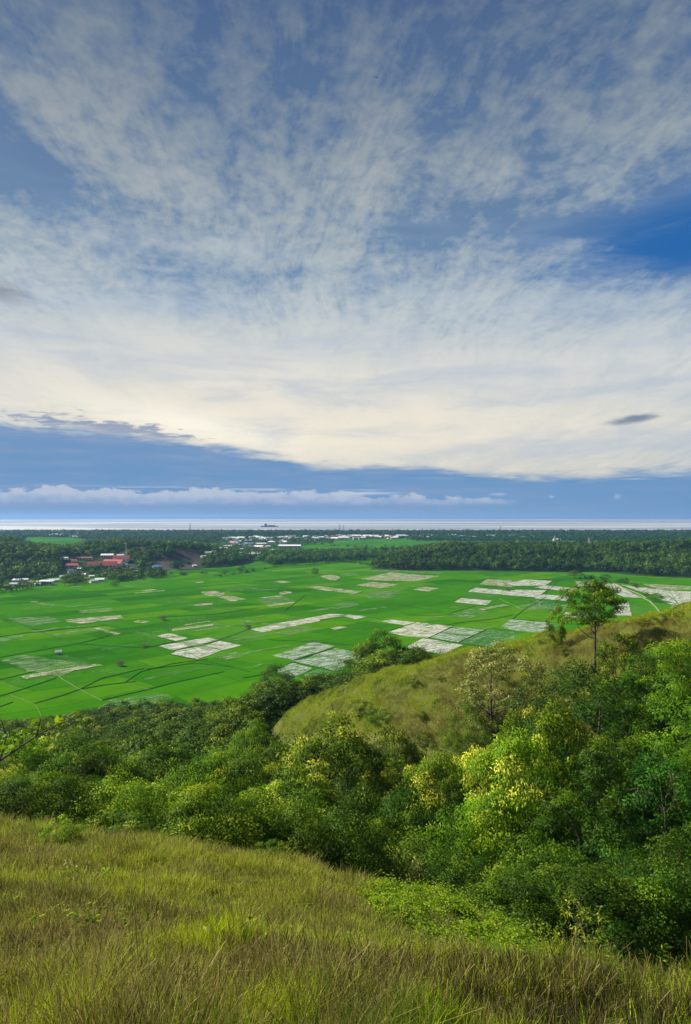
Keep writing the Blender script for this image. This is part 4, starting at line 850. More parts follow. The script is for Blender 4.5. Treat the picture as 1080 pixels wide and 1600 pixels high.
# lower belts on the plain (woods polygons given on the ground)
def belt(name, label, pix, dm, Hs, r, per=80, leaf=.36, n=9000, **kw):
    x, y = scatter_poly(pix, n); x, y = thinout(x, y, dm); k = clear_of(x, y); x, y = x[k], y[k]; wood_mass(name, label, x, y, Hs, r, per, leaf, hill=False, **kw)
belt('far_woods', 'tree belt between the two green fields left of the wooded hill', [(395, 876), (420, 866), (520, 866), (640, 862), (650, 872), (560, 877), (470, 880), (430, 884)], 9, 12, 5.5)
belt('far_woods', 'trees around the village at the foot of the left hill', [(-60, 932), (-60, 905), (100, 902), (250, 893), (255, 903), (160, 911), (90, 917)], 10, 8, 4.5, 80)
belt('far_woods', 'trees running along the village road to the town', [(255, 893), (340, 878), (420, 866), (380, 856), (330, 862), (300, 876)], 12, 9, 5)
belt('far_woods', 'scattered trees among the houses of the town', [(330, 866), (345, 846), (520, 842), (520, 850), (430, 858), (400, 868)], 24, 8.5, 5, 50)
belt('coastal_woods', 'long dark strip of palms and trees along the shore', [(-500, 838), (-500, 833.0), (300, 833.0), (700, 833.0), (1600, 833.0), (1600, 838), (700, 838), (300, 838)], 16, 15, 8, 26, .55, 60000, tlo=0, thi=.5)
belt('coastal_woods', 'wooded land behind the shore strip on the right', [(640, 845), (650, 838), (1500, 838), (1500, 850), (1080, 850), (860, 846), (800, 848)], 17, 12, 8, 26, .5, 30000, tlo=0, thi=.5)
belt('coastal_woods', 'wooded land behind the shore strip on the left', [(-400, 850), (-400, 838), (20, 838), (200, 838), (340, 838), (340, 850), (200, 847), (130, 843), (110, 840), (40, 840), (30, 850)], 17, 12, 8, 26, .5, 30000, tlo=0, thi=.5)
belt('coastal_woods', 'trees between the town houses behind the shore strip', [(340, 848), (340, 837), (660, 837), (660, 842), (520, 844), (480, 850)], 24, 8.5, 6, 26, .5, 30000, tlo=0, thi=.5)
# tall palms that break the line of the shore woods
PALML = WOODL
def palm_mesh(seed):
    rd = random.Random(seed); mb = MB(); mb.tube([(0, 0, -.5), (.4, 0, 6), (.7, .2, 12)], [.3, .22, .18], 5); tr = mb.build('trunk', BARK, link_=False)
    v = []
    for i in range(16):
        a = i*2.4+rd.random(); L = rd.uniform(3, 4.2); up = rd.uniform(-.1, .8); p = Vector((.7, .2, 12)); dirh = Vector((math.cos(a), math.sin(a), 0)); sd_ = Vector((-math.sin(a), math.cos(a), 0))
        q0 = p+dirh*L*.5+Vector((0, 0, up*1.6)); q1 = p+dirh*L+Vector((0, 0, up*1.6-1.8))
        v += [p-sd_*.1, q0-sd_*.5, q0+sd_*.5, p+sd_*.1, q0-sd_*.5, q1-sd_*.08, q1+sd_*.08, q0+sd_*.5]
    return mesh_quads('crown', np.array([tuple(c_) for c_ in v]), 4, WOODL, tint=np.full(len(v), .3)), tr
PALMS = [palm_mesh(i) for i in range(3)]
for i in range(60):
    px = rs.uniform(-20, 1100); Yd = rs.uniform(3300, 3600); e = empty('palm_tree', ((px-540)/F*Yd, Yd, -HP), rs.uniform(0, 6), (1.3, 1.3, rs.uniform(1.0, 1.7)))
    cr, tr = rs.choice(PALMS); link('trunk', tr, e); link('crown', cr, e)
    tag(e, 'tall palm rising above the dark strip of shore trees', 'palm', 'palms along the shore')
# lone trees and bushes of the rice plain
FT = [('b1', 'dark', 180, 908, 917, 4, 'small dark tree alone in the rice near the village'), ('b2', 'dark', 492, 887, 897, 5, 'lone round tree in the rice beside a field bank'),
 ('b3', 'dark', 898, 892, 904, 8, 'spreading dark tree standing at the edge of the far white paddies'), ('b1', 'dark', 377, 884, 895, 4.5, 'round bush like tree on the hedged bank'),
 ('s1', 'dark', 350, 890, 897, 3, 'small bush on the hedged bank left of the round tree'), ('b1', 'dark', 919, 899, 905, 4, 'low tree on the far bank near the earth road'),
 ('b1', 'teal', 946, 898, 909, 5, 'leafy tree beside the bend of the earth road'), ('b2', 'dark', 978, 903, 911, 4, 'dark tree in the row along the earth road'),
 ('s1', 'dark', 795, 918, 924, 2, 'bush on the corner of a white paddy'), ('b2', 'dark', 1010, 925, 931, 3, 'small tree between the pale paddies by the river road'),
 ('b1', 'mix', 1025, 928, 940, 6, 'green tree growing between the river road and the ridge'), ('b1', 'dark', 960, 936, 948, 5, 'bushy tree at the side of the river road')]
for vr, lf, px, pt, pb, r, lb in FT:
    x, y = G(px, pb); put_tree('field_tree', vr, lf, x, y, (pb-pt)/F*y*1.05, r, lb, z=-HP)
def row(pix, n, hmin, hmax, label, group, jit=2.5):
    for i in range(n):
        f = rs.random()*(len(pix)-1); j = int(f); f -= j; a = G(*pix[j]); b_ = G(*pix[j+1]); x = a[0]*(1-f)+b_[0]*f+rs.uniform(-jit, jit); y = a[1]*(1-f)+b_[1]*f+rs.uniform(-jit, jit)
        H = rs.uniform(hmin, hmax); put_tree('hedgerow_bush', rs.choice(['b1', 'b2', 's1', 'c1']), rs.choice(['dark', 'dark', 'mix']), x, y, H, H*rs.uniform(.4, .65), label, 'bush', group, z=-HP)
row([(300, 893), (345, 901), (400, 892), (440, 884), (520, 881)], 26, 2, 5, 'dark bush of the row on the curved bank before the town', 'bushes on the curved bank')
row([(530, 877), (570, 882), (600, 888)], 14, 3, 6, 'dark bush of the row that ends at the wooded hill', 'bushes beside the wooded hill')
row([(905, 905), (940, 905), (985, 913), (1000, 920)], 12, 3, 7, 'dark tree of the row following the earth road', 'trees along the earth road')
row([(190, 908), (225, 902), (270, 897), (290, 899)], 16, 3, 6, 'bush of the row in front of the blue roofed building', 'bushes before the blue roofed building')
row([(500, 852), (560, 855), (640, 856)], 16, 5, 9, 'small tree dotted along the far green field', 'trees of the far green field', 8)

# ------------------------------------------------------------------ houses
WALLW = plain_mat('wall_cream', (.62, .58, .48), .9, .2, .1); WALLG = plain_mat('wall_grey', (.42, .42, .40), .9, .2, .15)
ROOFR = plain_mat('roof_red', (.30, .060, .055), .7, .3, .25, .4); ROOFB = plain_mat('roof_blue', (.07, .16, .42), .6, .4, .2, .4); ROOFG = plain_mat('roof_iron', (.50, .53, .56), .45, .5, .2, .4)
ROOFW = plain_mat('roof_white', (.74, .76, .78), .5, .5, .1, .4); ROOFN = plain_mat('roof_rusty', (.22, .14, .10), .8, .2, .3, .4); PANE = plain_mat('window_dark', (.03, .035, .045), .25, .6, .1)
def gable(w, d, h, rise, ov=.5):
    mb = MB(); a, b_ = w/2+ov, d/2+ov; th = .25
    mb.poly([(-a, -b_, h-.1), (a, -b_, h-.1), (a, 0, h+rise), (-a, 0, h+rise), (-a, b_, h-.1), (a, b_, h-.1), (-a, -b_, h-.1-th), (a, -b_, h-.1-th), (a, 0, h+rise-th), (-a, 0, h+rise-th), (-a, b_, h-.1-th), (a, b_, h-.1-th)],
            [(0, 1, 2, 3), (3, 2, 5, 4), (7, 6, 9, 8), (8, 9, 10, 11), (0, 6, 7, 1), (4, 5, 11, 10), (0, 3, 9, 6), (3, 4, 10, 9), (1, 7, 8, 2), (2, 8, 11, 5)]); return mb
def hip(w, d, h, rise, ov=.7):
    mb = MB(); a, b_ = w/2+ov, d/2+ov; rl = max(.5, a-b_)
    mb.poly([(-a, -b_, h), (a, -b_, h), (a, b_, h), (-a, b_, h), (-rl, 0, h+rise), (rl, 0, h+rise)], [(0, 1, 5, 4), (1, 2, 5), (2, 3, 4, 5), (3, 0, 4), (3, 2, 1, 0)]); return mb
def walls(w, d, h, rise, gab=True):
    mb = MB(); a, b_ = w/2, d/2
    if gab: mb.poly([(-a, -b_, -.3), (a, -b_, -.3), (a, b_, -.3), (-a, b_, -.3), (-a, -b_, h-.45), (a, -b_, h-.45), (a, b_, h-.45), (-a, b_, h-.45), (-a, 0, h+rise-.5), (a, 0, h+rise-.5)],
            [(0, 1, 5, 4), (2, 3, 7, 6), (1, 2, 6, 9, 5), (3, 0, 4, 8, 7), (4, 5, 9, 8), (8, 9, 6, 7), (3, 2, 1, 0)])
    else: mb.box((0, 0, h/2-.15), (a, b_, h/2+.12))
    return mb
HV = []
for (w, d, h, rs_, wm, rm) in [(11, 8, 3.4, 1.8, WALLW, ROOFG), (9, 7, 3.2, 1.6, WALLG, ROOFN), (14, 9, 3.6, 2.0, WALLW, ROOFW), (10, 8, 3.4, 2.0, WALLW, ROOFR), (9, 7, 5.6, 1.6, WALLW, ROOFB), (16, 10, 4.0, 1.8, WALLG, ROOFG), (8, 6, 3, 1.3, WALLG, ROOFW)]:
    wv = walls(w, d, h, rs_).build('wall', wm, link_=False); rv = gable(w, d, h, rs_).build('roof', rm, link_=False)
    mb = MB()
    for sx in (-.3, .0, .3):
        mb.box((sx*w, -d/2-.03, h*.5), (w*.06, .04, h*.17))
        mb.box((sx*w, d/2+.03, h*.5), (w*.06, .04, h*.17))
    HV.append((wv, rv, mb.build('window', PANE, link_=False)))
RN = ['iron roofed', 'rusty roofed', 'white roofed', 'red roofed', 'blue roofed', 'iron roofed', 'white roofed']
hc = 0
def house(px, py, k, rz, label, group, sc=1., win=True, x=None, y=None):
    global hc
    if x is None: x, y = G(px, py)
    e = empty('house', (x, y, -HP+max(0., float(fh(x, y)))), rz, (sc, sc, sc)); tag(e, label, 'house', group); wv, rv, nv = HV[k]
    link('wall', wv, e); link('roof', rv, e)
    if win: link('window', nv, e)
    hc += 1; return e
# village by the left hill (near enough to show roofs one by one)
for i, (px, py, k) in enumerate(VL):
    house(px, py+1.5, k, rs.uniform(-.5, .5)+.3, '%s house in the village at the foot of the wooded hill' % RN[k], RN[k]+' houses of the village', .85)
# town: roofs scattered under the trees toward the shore
def town(pix, n, sc, label, group, wts):
    x, y = scatter_poly(pix, n*3); x, y = thinout(x, y, 26)
    for i in range(min(n, len(x))):
        k = rs.choices(range(7), wts)[0]; house(0, 0, k, rs.uniform(-.4, .4), RN[k]+' '+label, RN[k]+' '+group, sc*rs.uniform(.8, 1.3), False, x[i], y[i])
town([(345, 864), (350, 842), (470, 839), (540, 839), (520, 844), (430, 853), (400, 862)], 110, 1.5, 'house in the dense town between the hill and the shore', 'houses of the dense town', [5, 3, 6, 2.5, 2, 3, 5])
town([(520, 844), (520, 839), (760, 839), (860, 840), (820, 843), (660, 843)], 70, 1.9, 'house among trees behind the far green field', 'houses behind the far green field', [4, 2, 8, 1, 1, 3, 8])
town([(340, 872), (345, 858), (430, 862), (440, 868), (380, 876)], 30, 1.3, 'house at the near edge of the town', 'houses at the near edge of the town', [4, 3, 5, 1, 1, 3, 5])
town([(60, 838), (120, 836), (200, 838), (120, 841)], 14, 2.0, 'house beside the far green field on the left', 'houses of the left shore land', [4, 3, 5, 0, 0, 3, 5])

# red roofed complex
def big_building(name, px, py, w, d, h, rise, rz, wm, rm, label, nwin=8, storeys=1, hipr=False, cat='building'):
    x, y = G(px, py); e = empty(name, (x, y, -HP+max(0., float(fh(x, y)))), rz); tag(e, label, cat)
    walls(w, d, h, rise, not hipr).build('wall', wm, e); (hip if hipr else gable)(w, d, h, rise, .9).build('roof', rm, e)
    mb0 = None
    for s_ in range(storeys):
        for i in range(nwin):
            mb = MB(); zc = h*(s_+.5)/storeys; mb.box(((i+.5)/nwin*w-w/2, -d/2-.04, zc), (w/nwin*.28, .05, h/storeys*.26)); mb.build('window', PANE, e)
    mb = MB(); mb.box((w*.02, -d/2-.06, h/storeys*.36), (.6, .07, h/storeys*.36)); mb.build('door', ROOFN, e)
    return e
big_building('school_building', 160, 892, 44, 15, 4.2, 6.5, .25, WALLW, ROOFR, 'long red roofed hall, nearest of the red roofed village group', 8)
big_building('school_building', 178, 889.8, 36, 15, 4.5, 6.5, -.35, WALLW, ROOFR, 'red roofed hall with its gable behind the longest red roof', 7)
big_building('school_building', 190, 887.3, 26, 14, 4.5, 6, .2, WALLW, ROOFR, 'small red roofed hall at the back of the village group', 5)
big_building('school_building', 168, 886.2, 20, 10, 5, 2.5, .15, WALLG, ROOFW, 'white roofed hall behind the red roofs', 5)
big_building('school_building', 113, 893.5, 18, 10, 3.6, 3, .1, WALLW, ROOFR, 'red roofed house at the far left of the red roofed group', 4)
big_building('school_building', 132, 889, 26, 8, 3.6, 1.5, .1, WALLG, ROOFN, 'dull long roof between the two groups of red roofs', 5)
big_building('blue_roofed_building', 245.5, 892, 15, 10, 7.0, 2.8, .35, WALLW, ROOFB, 'cream building of two storeys under a bright blue roof', 5, 2, True)
big_building('white_building', 71, 914, 19, 11, 5.2, 1.6, .1, ROOFG, ROOFW, 'pale blue grey block with a flat white roof at the edge of the rice', 6, 1, True)
big_building('warehouse', 453, 856.5, 60, 26, 7, 3.0, .0, WALLG, ROOFW, 'long white roofed warehouse at the near edge of the town', 8)
big_building('town_hall', 424, 853.5, 22, 14, 13, 3, 0, WALLW, ROOFW, 'tall white block standing left of the long warehouse', 4, 3, True)
big_building('white_house', 402, 871.5, 14, 9, 8, 2, 0, WALLW, ROOFW, 'white house with a raised middle beside the rice at the town edge', 3, 2, True)
big_building('white_house', 404, 872.6, 34, 6, 3, 1, 0, WALLW, ROOFW, 'low white wing running in front of the raised white house', 6)
big_building('long_shed', 604, 866, 70, 10, 4, 2, 0, WALLG, ROOFN, 'long low brown roofed shed left of the wooded hill', 6)
big_building('quay_shed', 870, 845.5, 24, 12, 6, 3, 0, WALLW, ROOFW, 'small white building beyond the wooded hill', 3)

# field shelters
def shelter(px, py, roofm, label, s=1.):
    x, y = G(px, py); e = empty('field_shelter', (x, y, -HP), rs.uniform(0, 1), (s, s, s)); tag(e, label, 'shelter', None)
    for sx in (-1.4, 1.4):
        for sy in (-1.1, 1.1): mb = MB(); mb.box((sx, sy, .9), (.08, .08, 1.0)); mb.build('post', BARK, e)
    gable(3.2, 2.6, 2.0, 1.1, .4).build('roof', roofm, e); mb = MB(); mb.box((0, 0, .7), (1.3, 1.0, .06)); mb.build('platform', BARK, e)
shelter(91, 1023, ROOFG, 'small iron roofed shelter out in the palest green plot')
shelter(188, 1041, ROOFN, 'dark thatched shelter out in the rice, the one nearest the woods')
shelter(226, 1011, ROOFN, 'small dark shelter between the iron roofed one and the white plots', .8)
shelter(255, 969, ROOFN, 'dark hut in the rice beside a low leafy patch', 1.2)
shelter(388, 983, ROOFN, 'tiny shelter at the corner of the long pale plots', 1.0)
shelter(617, 1050, ROOFN, 'x', 1) if False else None

# ------------------------------------------------------------------ masts, ships, bird
STEEL = plain_mat('galvanised_steel', (.42, .44, .46), .5, .5, .1, .5); REDP = plain_mat('red_paint', (.35, .06, .04), .6, .3, .1)
def lattice(px, py, Yd, H, wb, wt, name, label, arms=0, th=.25, zg=None):
    x = (px-540)/F*Yd; z = -HP if zg is None else zg; e = empty(name, (x, Yd, z), .4); tag(e, label, 'mast'); mb = MB(); n = 9
    c4 = [(-1, -1), (1, -1), (1, 1), (-1, 1)]; cor = lambda f, k: (c4[k % 4][0]*(wb*(1-f)+wt*f)/2, c4[k % 4][1]*(wb*(1-f)+wt*f)/2, H*f)
    for k in range(4): mb.tube([cor(0, k), cor(1, k)], [th, th*.7], 4)
    for i in range(n):
        for k in range(4): mb.tube([cor(i/n, k), cor((i+1)/n, k+1)], [th*.5, th*.5], 3); mb.tube([cor((i+1)/n, k), cor((i+1)/n, k+1)], [th*.45, th*.45], 3)
    mb.build('tower_frame', STEEL, e)
    for a in range(arms):
        mb = MB(); zz2 = H*(.98-.13*a); L = wb*.9; mb.tube([(-L, 0, zz2), (0, 0, zz2+H*.03), (L, 0, zz2)], [th*.5, th*.9, th*.5], 4); mb.build('cross_arm', STEEL, e)
    mb = MB(); mb.tube([(0, 0, H), (0, 0, H*1.08)], [th*.6, th*.3], 4); mb.build('antenna', REDP, e)
lattice(197, 0, 1130, 43, 5, 1.6, 'lattice_mast', 'slim steel lattice mast on the hillside above the red roofed houses', 1, .45, -HP+2)
lattice(531, 0, 3600, 44, 6, 3, 'lattice_mast', 'taller of the two thin masts standing against the sea', 0, .9)
lattice(537, 0, 3650, 42, 5, 2.5, 'lattice_mast', 'thinner of the two masts standing side by side against the sea', 0, .7)
lattice(297, 0, 3500, 52, 7, 2, 'lattice_mast', 'thin mast against the bright water above the left hill', 0, .8)
lattice(782, 0, 3600, 36, 6, 2.5, 'lattice_mast', 'single mast against the sea right of the pair', 0, .9)
lattice(921, 0, 1330, 34, 6, 1.5, 'power_pylon', 'steel power pylon rising from the wooded hill', 3, .4, -HP+12)
lattice(867, 0, 1900, 34, 7, 1.5, 'power_pylon', 'slender pylon beyond the woods near the small white building', 3, .5)
SHIPM = plain_mat('ship_dark', (.03, .035, .045), .6, .3, .2, .05)
def ship(px, py, Yd, L, label, cranes=True):
    e = empty('cargo_ship', ((px-540)/F*Yd, Yd, -HP-.6), 0); tag(e, label, 'ship'); mb = MB(); b_ = L*.07; h = L*.045
    mb.poly([(-L/2, 0, h*1.2), (-L*.44, -b_, h), (L*.42, -b_, h), (L/2, 0, h*1.3), (L*.42, b_, h), (-L*.44, b_, h), (-L*.46, 0, -1), (-L*.4, -b_*.8, -1), (L*.4, -b_*.8, -1), (L*.46, 0, -1), (L*.4, b_*.8, -1), (-L*.4, b_*.8, -1)],
            [(5, 4, 3, 2, 1, 0), (0, 1, 7, 6), (1, 2, 8, 7), (2, 3, 9, 8), (3, 4, 10, 9), (4, 5, 11, 10), (5, 0, 6, 11), (6, 7, 8, 9, 10, 11)]); mb.build('hull', SHIPM, e)
    mb = MB(); mb.box((-L*.20, 0, h+L*.05), (L*.06, b_*.8, L*.05)); mb.box((-L*.21, 0, h+L*.115), (L*.035, b_*.6, L*.02)); mb.build('bridge', SHIPM, e)
    if cranes:
        for xx in (-.08, .06, .2, .3):
            mb = MB(); mb.tube([(L*xx, 0, h), (L*xx, 0, h+L*.09)], [L*.012, L*.008], 5); mb.tube([(L*xx, 0, h+L*.05), (L*(xx+.07), 0, h+L*.08)], [L*.006, L*.004], 4); mb.build('crane', SHIPM, e)
        mb = MB(); mb.box((L*.12, 0, h+L*.02), (L*.16, b_*.7, L*.025)); mb.build('deck_cargo', SHIPM, e)
ship(421, 823, 5600, 148, 'long dark ship with a raised bridge lying off the shore')
ship(1036.5, 814.5, 10500, 66, 'small dark boat far out on the sea near the horizon', False)
def bird(px, py, Yd, s, label):
    x, y, z = P(px, py, Yd); e = empty('flying_bird', (x, y, z), .3); tag(e, label, 'bird'); mb = MB()
    mb.tube([(0, -.5*s, 0), (0, -.3*s, .05*s), (0, .1*s, .04*s), (0, .35*s, 0), (0, .5*s, .02*s)], [.02*s, .1*s, .14*s, .06*s, .02*s], 6)
    for sx in (-1, 1):
        w_ = [(sx*.08*s, -.18*s, .05*s), (sx*.55*s, -.28*s, .22*s), (sx*1.1*s, -.02*s, .06*s), (sx*.5*s, .08*s, .18*s), (sx*.08*s, .16*s, .05*s)]
        mb.poly(w_+[(a_, b2, c2-.03*s) for a_, b2, c2 in w_], [(0, 1, 2, 3, 4), (9, 8, 7, 6, 5), (0, 5, 6, 1), (1, 6, 7, 2), (2, 7, 8, 3), (3, 8, 9, 4)])
    me = mb.build('body', SHIPM, e)
bird(588, 121, 60, .17, 'dark bird with spread wings flying high in the cloudy sky')

# ------------------------------------------------------------------ grass of the near slope and of the ridge
def blades(bx, by, h, w, lean, ldir, colr, rg, sink=.04, head=None):
    n = len(bx); bz = hz(bx, by)-sink; up = np.array([0, 0, 1.]); ld = np.stack([np.cos(ldir), np.sin(ldir), 0*ldir], 1); fd = rg.uniform(0, math.pi, n)
    sd_ = np.stack([np.cos(fd), np.sin(fd), 0*fd], 1)*(w/2)[:, None]; b0 = np.stack([bx, by, bz], 1)
    m_ = b0+up*(h*.55)[:, None]+ld*(h*lean*.28)[:, None]; tp = b0+up*(h*(1-.25*lean**2))[:, None]+ld*(h*lean)[:, None]
    s2 = sd_*.8; s3 = sd_*(.12 if head is None else head[:, None])
    v = np.empty((n, 6, 3)); v[:, 0] = b0-sd_; v[:, 1] = b0+sd_; v[:, 2] = m_+s2; v[:, 3] = m_-s2; v[:, 4] = tp+s3; v[:, 5] = tp-s3
    i = np.arange(n)[:, None]*6; f = np.concatenate([i+np.array([[0, 1, 2, 3]]), i+np.array([[3, 2, 4, 5]])], 0)
    return v.reshape(-1, 3), f, np.repeat(colr, 6, 0)
GR_Y = np.array([.36, .43, .006]); GR_G = np.array([.075, .165, .004]); STRAW = np.array([.42, .38, .12]); PURP = np.array([.20, .165, .05]); OLV = np.array([.19, .235, .010]); VIV = np.array([.40, .56, .006]); BRN = np.array([.045, .040, .014])
def mixc(a, b, f): return a*(1-f[:, None])+b*f[:, None]
HOLLOW_DARK = [(*ground_on_ray(px_, py_), r_) for px_, py_, r_ in [(30, 1430, 1.3), (150, 1420, .8), (330, 1405, .7), (90, 1480, .7), (560, 1530, .5), (760, 1560, .5), (300, 1570, .45), (20, 1590, .5), (940, 1585, .5)]]  # dark of the hollows painted by brown, shorter blades; ground not lowered
def meadow(name, label, tx, ty, per, hh, ww, tr, rg, seedk=1., purple=None, wind=0, hscale=None):
    n = len(tx); idx = np.repeat(np.arange(n), per); m = len(idx); r = np.hypot(tx, ty)[idx]
    ang = rg.uniform(0, 2*math.pi, m); rad = np.abs(rg.normal(size=m))*tr[idx]; bx = tx[idx]+np.cos(ang)*rad; by = ty[idx]+np.sin(ang)*rad
    p1 = fbm(tx*.35+11, ty*.35, 4); p2 = fbm(tx*.9+3, ty*.9+7, 3); pu = (purple if purple is not None else np.clip((fbm(tx*.28+40, ty*.22+3, 4)-.56)*7, 0, 1))
    f1 = np.clip((p1-.42)*7, 0, 1)[idx]; f2 = np.clip((p2-.40)*6, 0, 1)[idx]; pu = pu[idx]
    c_ = mixc(mixc(np.tile(GR_G, (m, 1)), np.tile(OLV, (m, 1)), f2), np.tile(GR_Y, (m, 1)), f1)
    tv_ = (rg.random(n)+.9*(fbm(tx*.5+70, ty*.5, 3)-.5)); viv = ((tv_ > .68)[idx]) & (rg.random(m) < .8); c_[viv] = VIV; hol = sum(np.exp(-((tx-a_)**2+((ty-b_)*.8)**2)/c2**2) for a_, b_, c2 in HOLLOW_DARK) if not wind else 0*tx
    dk_ = ((fbm(tx*.45+5, ty*.6+61, 4)+.16*hol > (.60 if not wind else 9))[idx]) & (rg.random(m) < .75); c_[dk_] = BRN*rg.uniform(.7, 1.6, (dk_.sum(), 1))
    gold = np.clip((r-7)/16, 0, 1)*.55*(1 if not wind else 0); c_ = mixc(c_, np.tile(np.array([.36, .36, .075]), (m, 1)), gold)
    kind = rg.random(m); dry = kind < .05+.06*pu; stem = (kind > 1-(.10+.42*pu)*seedk)
    c_[dry] = STRAW*rg.uniform(.6, 1.15, (dry.sum(), 1)); c_[stem] = PURP*rg.uniform(.7, 1.5, (stem.sum(), 1))
    tall = (np.clip(fbm(tx*.7+1, ty*.7+30, 3)*1.6-.1, .45, 1.25)*(1-.3*np.clip(hol, 0, 1))*rg.uniform(.55, 1.4, n)*(hscale if hscale is not None else 1))[idx]
    h = hh[idx]*tall*rg.uniform(.5, 1.1, m); h[stem] *= 1.2; h = np.minimum(h, .50+.012*r); w = ww[idx]*rg.uniform(.6, 1.3, m); w[dry & (r < 6)] *= .6; w[stem] *= .6; w[dry] *= .7
    c_ = c_*rg.uniform(.65, 1.35, (m, 1)); lean = np.abs(rg.normal(size=m))*.32+.08; ld = ang+rg.normal(size=m)*.5
    if wind: c_ = c_*1.3; lean = lean+.35; ld = wind+rg.normal(size=m)*.5
    head = np.where(stem, 1.5, .15)
    v, f, cc = blades(bx, by, h, w, np.clip(lean, 0, 1.1), ld, c_, rg, head=head)
    o = link(name, mesh_quads(name, v, 4, GRASS, colr=cc, faces=f)); tag(o, label, 'grass', kind='stuff')
ferns = [P(*q_) for q_ in [(580, 1388, 22), (640, 1393, 26), (700, 1394, 28.5), (780, 1436, 27), (850, 1478, 24), (885, 1500, 19), (840, 1497, 17), (760, 1475, 16.5), (680, 1445, 17), (600, 1410, 18.5)]]
fp = [(a_[0], a_[1]) for a_ in ferns]
def fernz(x, y): return inpoly(x, y, fp) & (fbm(x*.8, y*.8, 4) > .50)
rg = np.random.default_rng(17); SPX = ground_on_ray(911, 1515)
def near_pts(n, r0, r1, pw, a0=-.62, a1=.62):
    u = rg.random(n); e = 1-pw; r = (r0**e+u*(r1**e-r0**e))**(1/e); a = rg.uniform(a0, a1, n); x = np.sin(a)*r; y = np.cos(a)*r; k = near_edge(x, y) > -1.0; return x[k], y[k], r[k]
x, y, r = near_pts(30000, 2.6, 36, .15)
k = ~(fernz(x, y) & (rg.random(len(x)) < .85)) & (np.hypot(x-SPX[0], y-SPX[1]) > .8); x, y, r = x[k], y[k], r[k]; pxx = 540+x/y*F; hs = 1-.72*np.clip((pxx-520)/120, 0, 1)*np.clip((5-near_edge(x, y))/4, 0, 1)*(r > 11)
meadow('near_grass', 'tall mixed grass with seed heads covering the near slope', x, y, 22, (.34+.004*r), .0024+.00065*r, .032+.010*r, rg, hscale=hs)
# the ridge
n = 42000; bx0, by0 = [p[0] for p in RIDGE], [p[1] for p in RIDGE]; x = rg.uniform(-30, 120, n*4); y = rg.uniform(60, 150, n*4); k = inpoly(x, y, RIDGE) & (np.abs(x/y) < .62); x, y = x[k][:n], y[k][:n]
# lit crest and shaded near flank put into grass colour, through purple-brown stems
crest = np.interp((x/y), [(q_[0]-540)/F for q_ in R], [q_[2] for q_ in R]); dpt = crest-y
flank_shade = np.clip((fbm((x+y*.4)*.10, (y-x*.3)*.05+3, 4)-.50)*7+np.clip((dpt-5)/9, -.9, .30)-np.clip((dpt-18)/10, 0, .8)+np.clip((x-28)/14, 0, .25), 0, 1)
meadow('ridge_grass', 'windblown yellow green and brown grass covering the ridge', x, y, 15, np.full(len(x), .50), np.full(len(x), .032), np.full(len(x), .26), rg, purple=flank_shade, seedk=1.35, wind=2.6)

# broad leaved weeds and fallen stalks among the grass
x, y, r = near_pts(420, 6.5, 26, .3); z = hz(x, y); per = 9; idx = np.repeat(np.arange(len(x)), per); n = len(idx); a = rg.uniform(0, 6.28, n); hh = rg.uniform(.08, .34, len(x))[idx]
b = np.stack([x[idx]+rg.normal(size=n)*.04, y[idx]+rg.normal(size=n)*.04, z[idx]+hh*rg.uniform(.5, 1.1, n)+.06], 1); dr = np.stack([np.cos(a), np.sin(a), rg.uniform(-.2, .6, n)], 1)
v = leaves(b, dr, rg.uniform(.03, .085, n), rg.uniform(.015, .03, n), rg)
tag(link('low_weeds', mesh_quads('low_weeds', v, 4, L_MIX, tint=np.repeat(rg.uniform(.3, 1, n), 4))), 'small broad leaved weeds scattered among the near grass', 'weeds', kind='stuff')
# ferns on the bank below the near slope
n = 12000; x = rg.uniform(min(p[0] for p in fp), max(p[0] for p in fp), n); y = rg.uniform(min(p[1] for p in fp), max(p[1] for p in fp), n); k = inpoly(x, y, fp); x, y = x[k], y[k]
k = fernz(x, y); x, y = x[k], y[k]
z = hz(x, y); n = len(x); per = 14; idx = np.repeat(np.arange(n), per); a = rg.uniform(0, 6.28, n)[idx]+rg.normal(size=n*per)*.25; s_ = np.tile(np.linspace(.1, 1, per), n); L = (rg.uniform(.25, .55, n)*(1+.9*(rg.random(n) < .2)))[idx]
b = np.stack([x[idx]+np.cos(a)*L*s_, y[idx]+np.sin(a)*L*s_, z[idx]+.25+L*.7*s_-L*.6*s_**2], 1); sgn = np.where(np.arange(n*per) % 2, 1, -1)
dr = np.stack([-np.sin(a)*sgn+np.cos(a)*.5, np.cos(a)*sgn+np.sin(a)*.5, rg.normal(size=n*per)*.2], 1)
v = leaves(b, dr, .16*(1.1-s_*.7), .06*(1.2-s_*.6), rg)
tag(link('fern_patch', mesh_quads('fern_patch', v, 4, L_BRI, tint=np.repeat(np.clip(rg.uniform(.35, 1.0, n)[idx]+rg.normal(size=n*per)*.12, 0, 1), 4))), 'bright green ferns filling the bank below the near grass', 'ferns', kind='stuff')

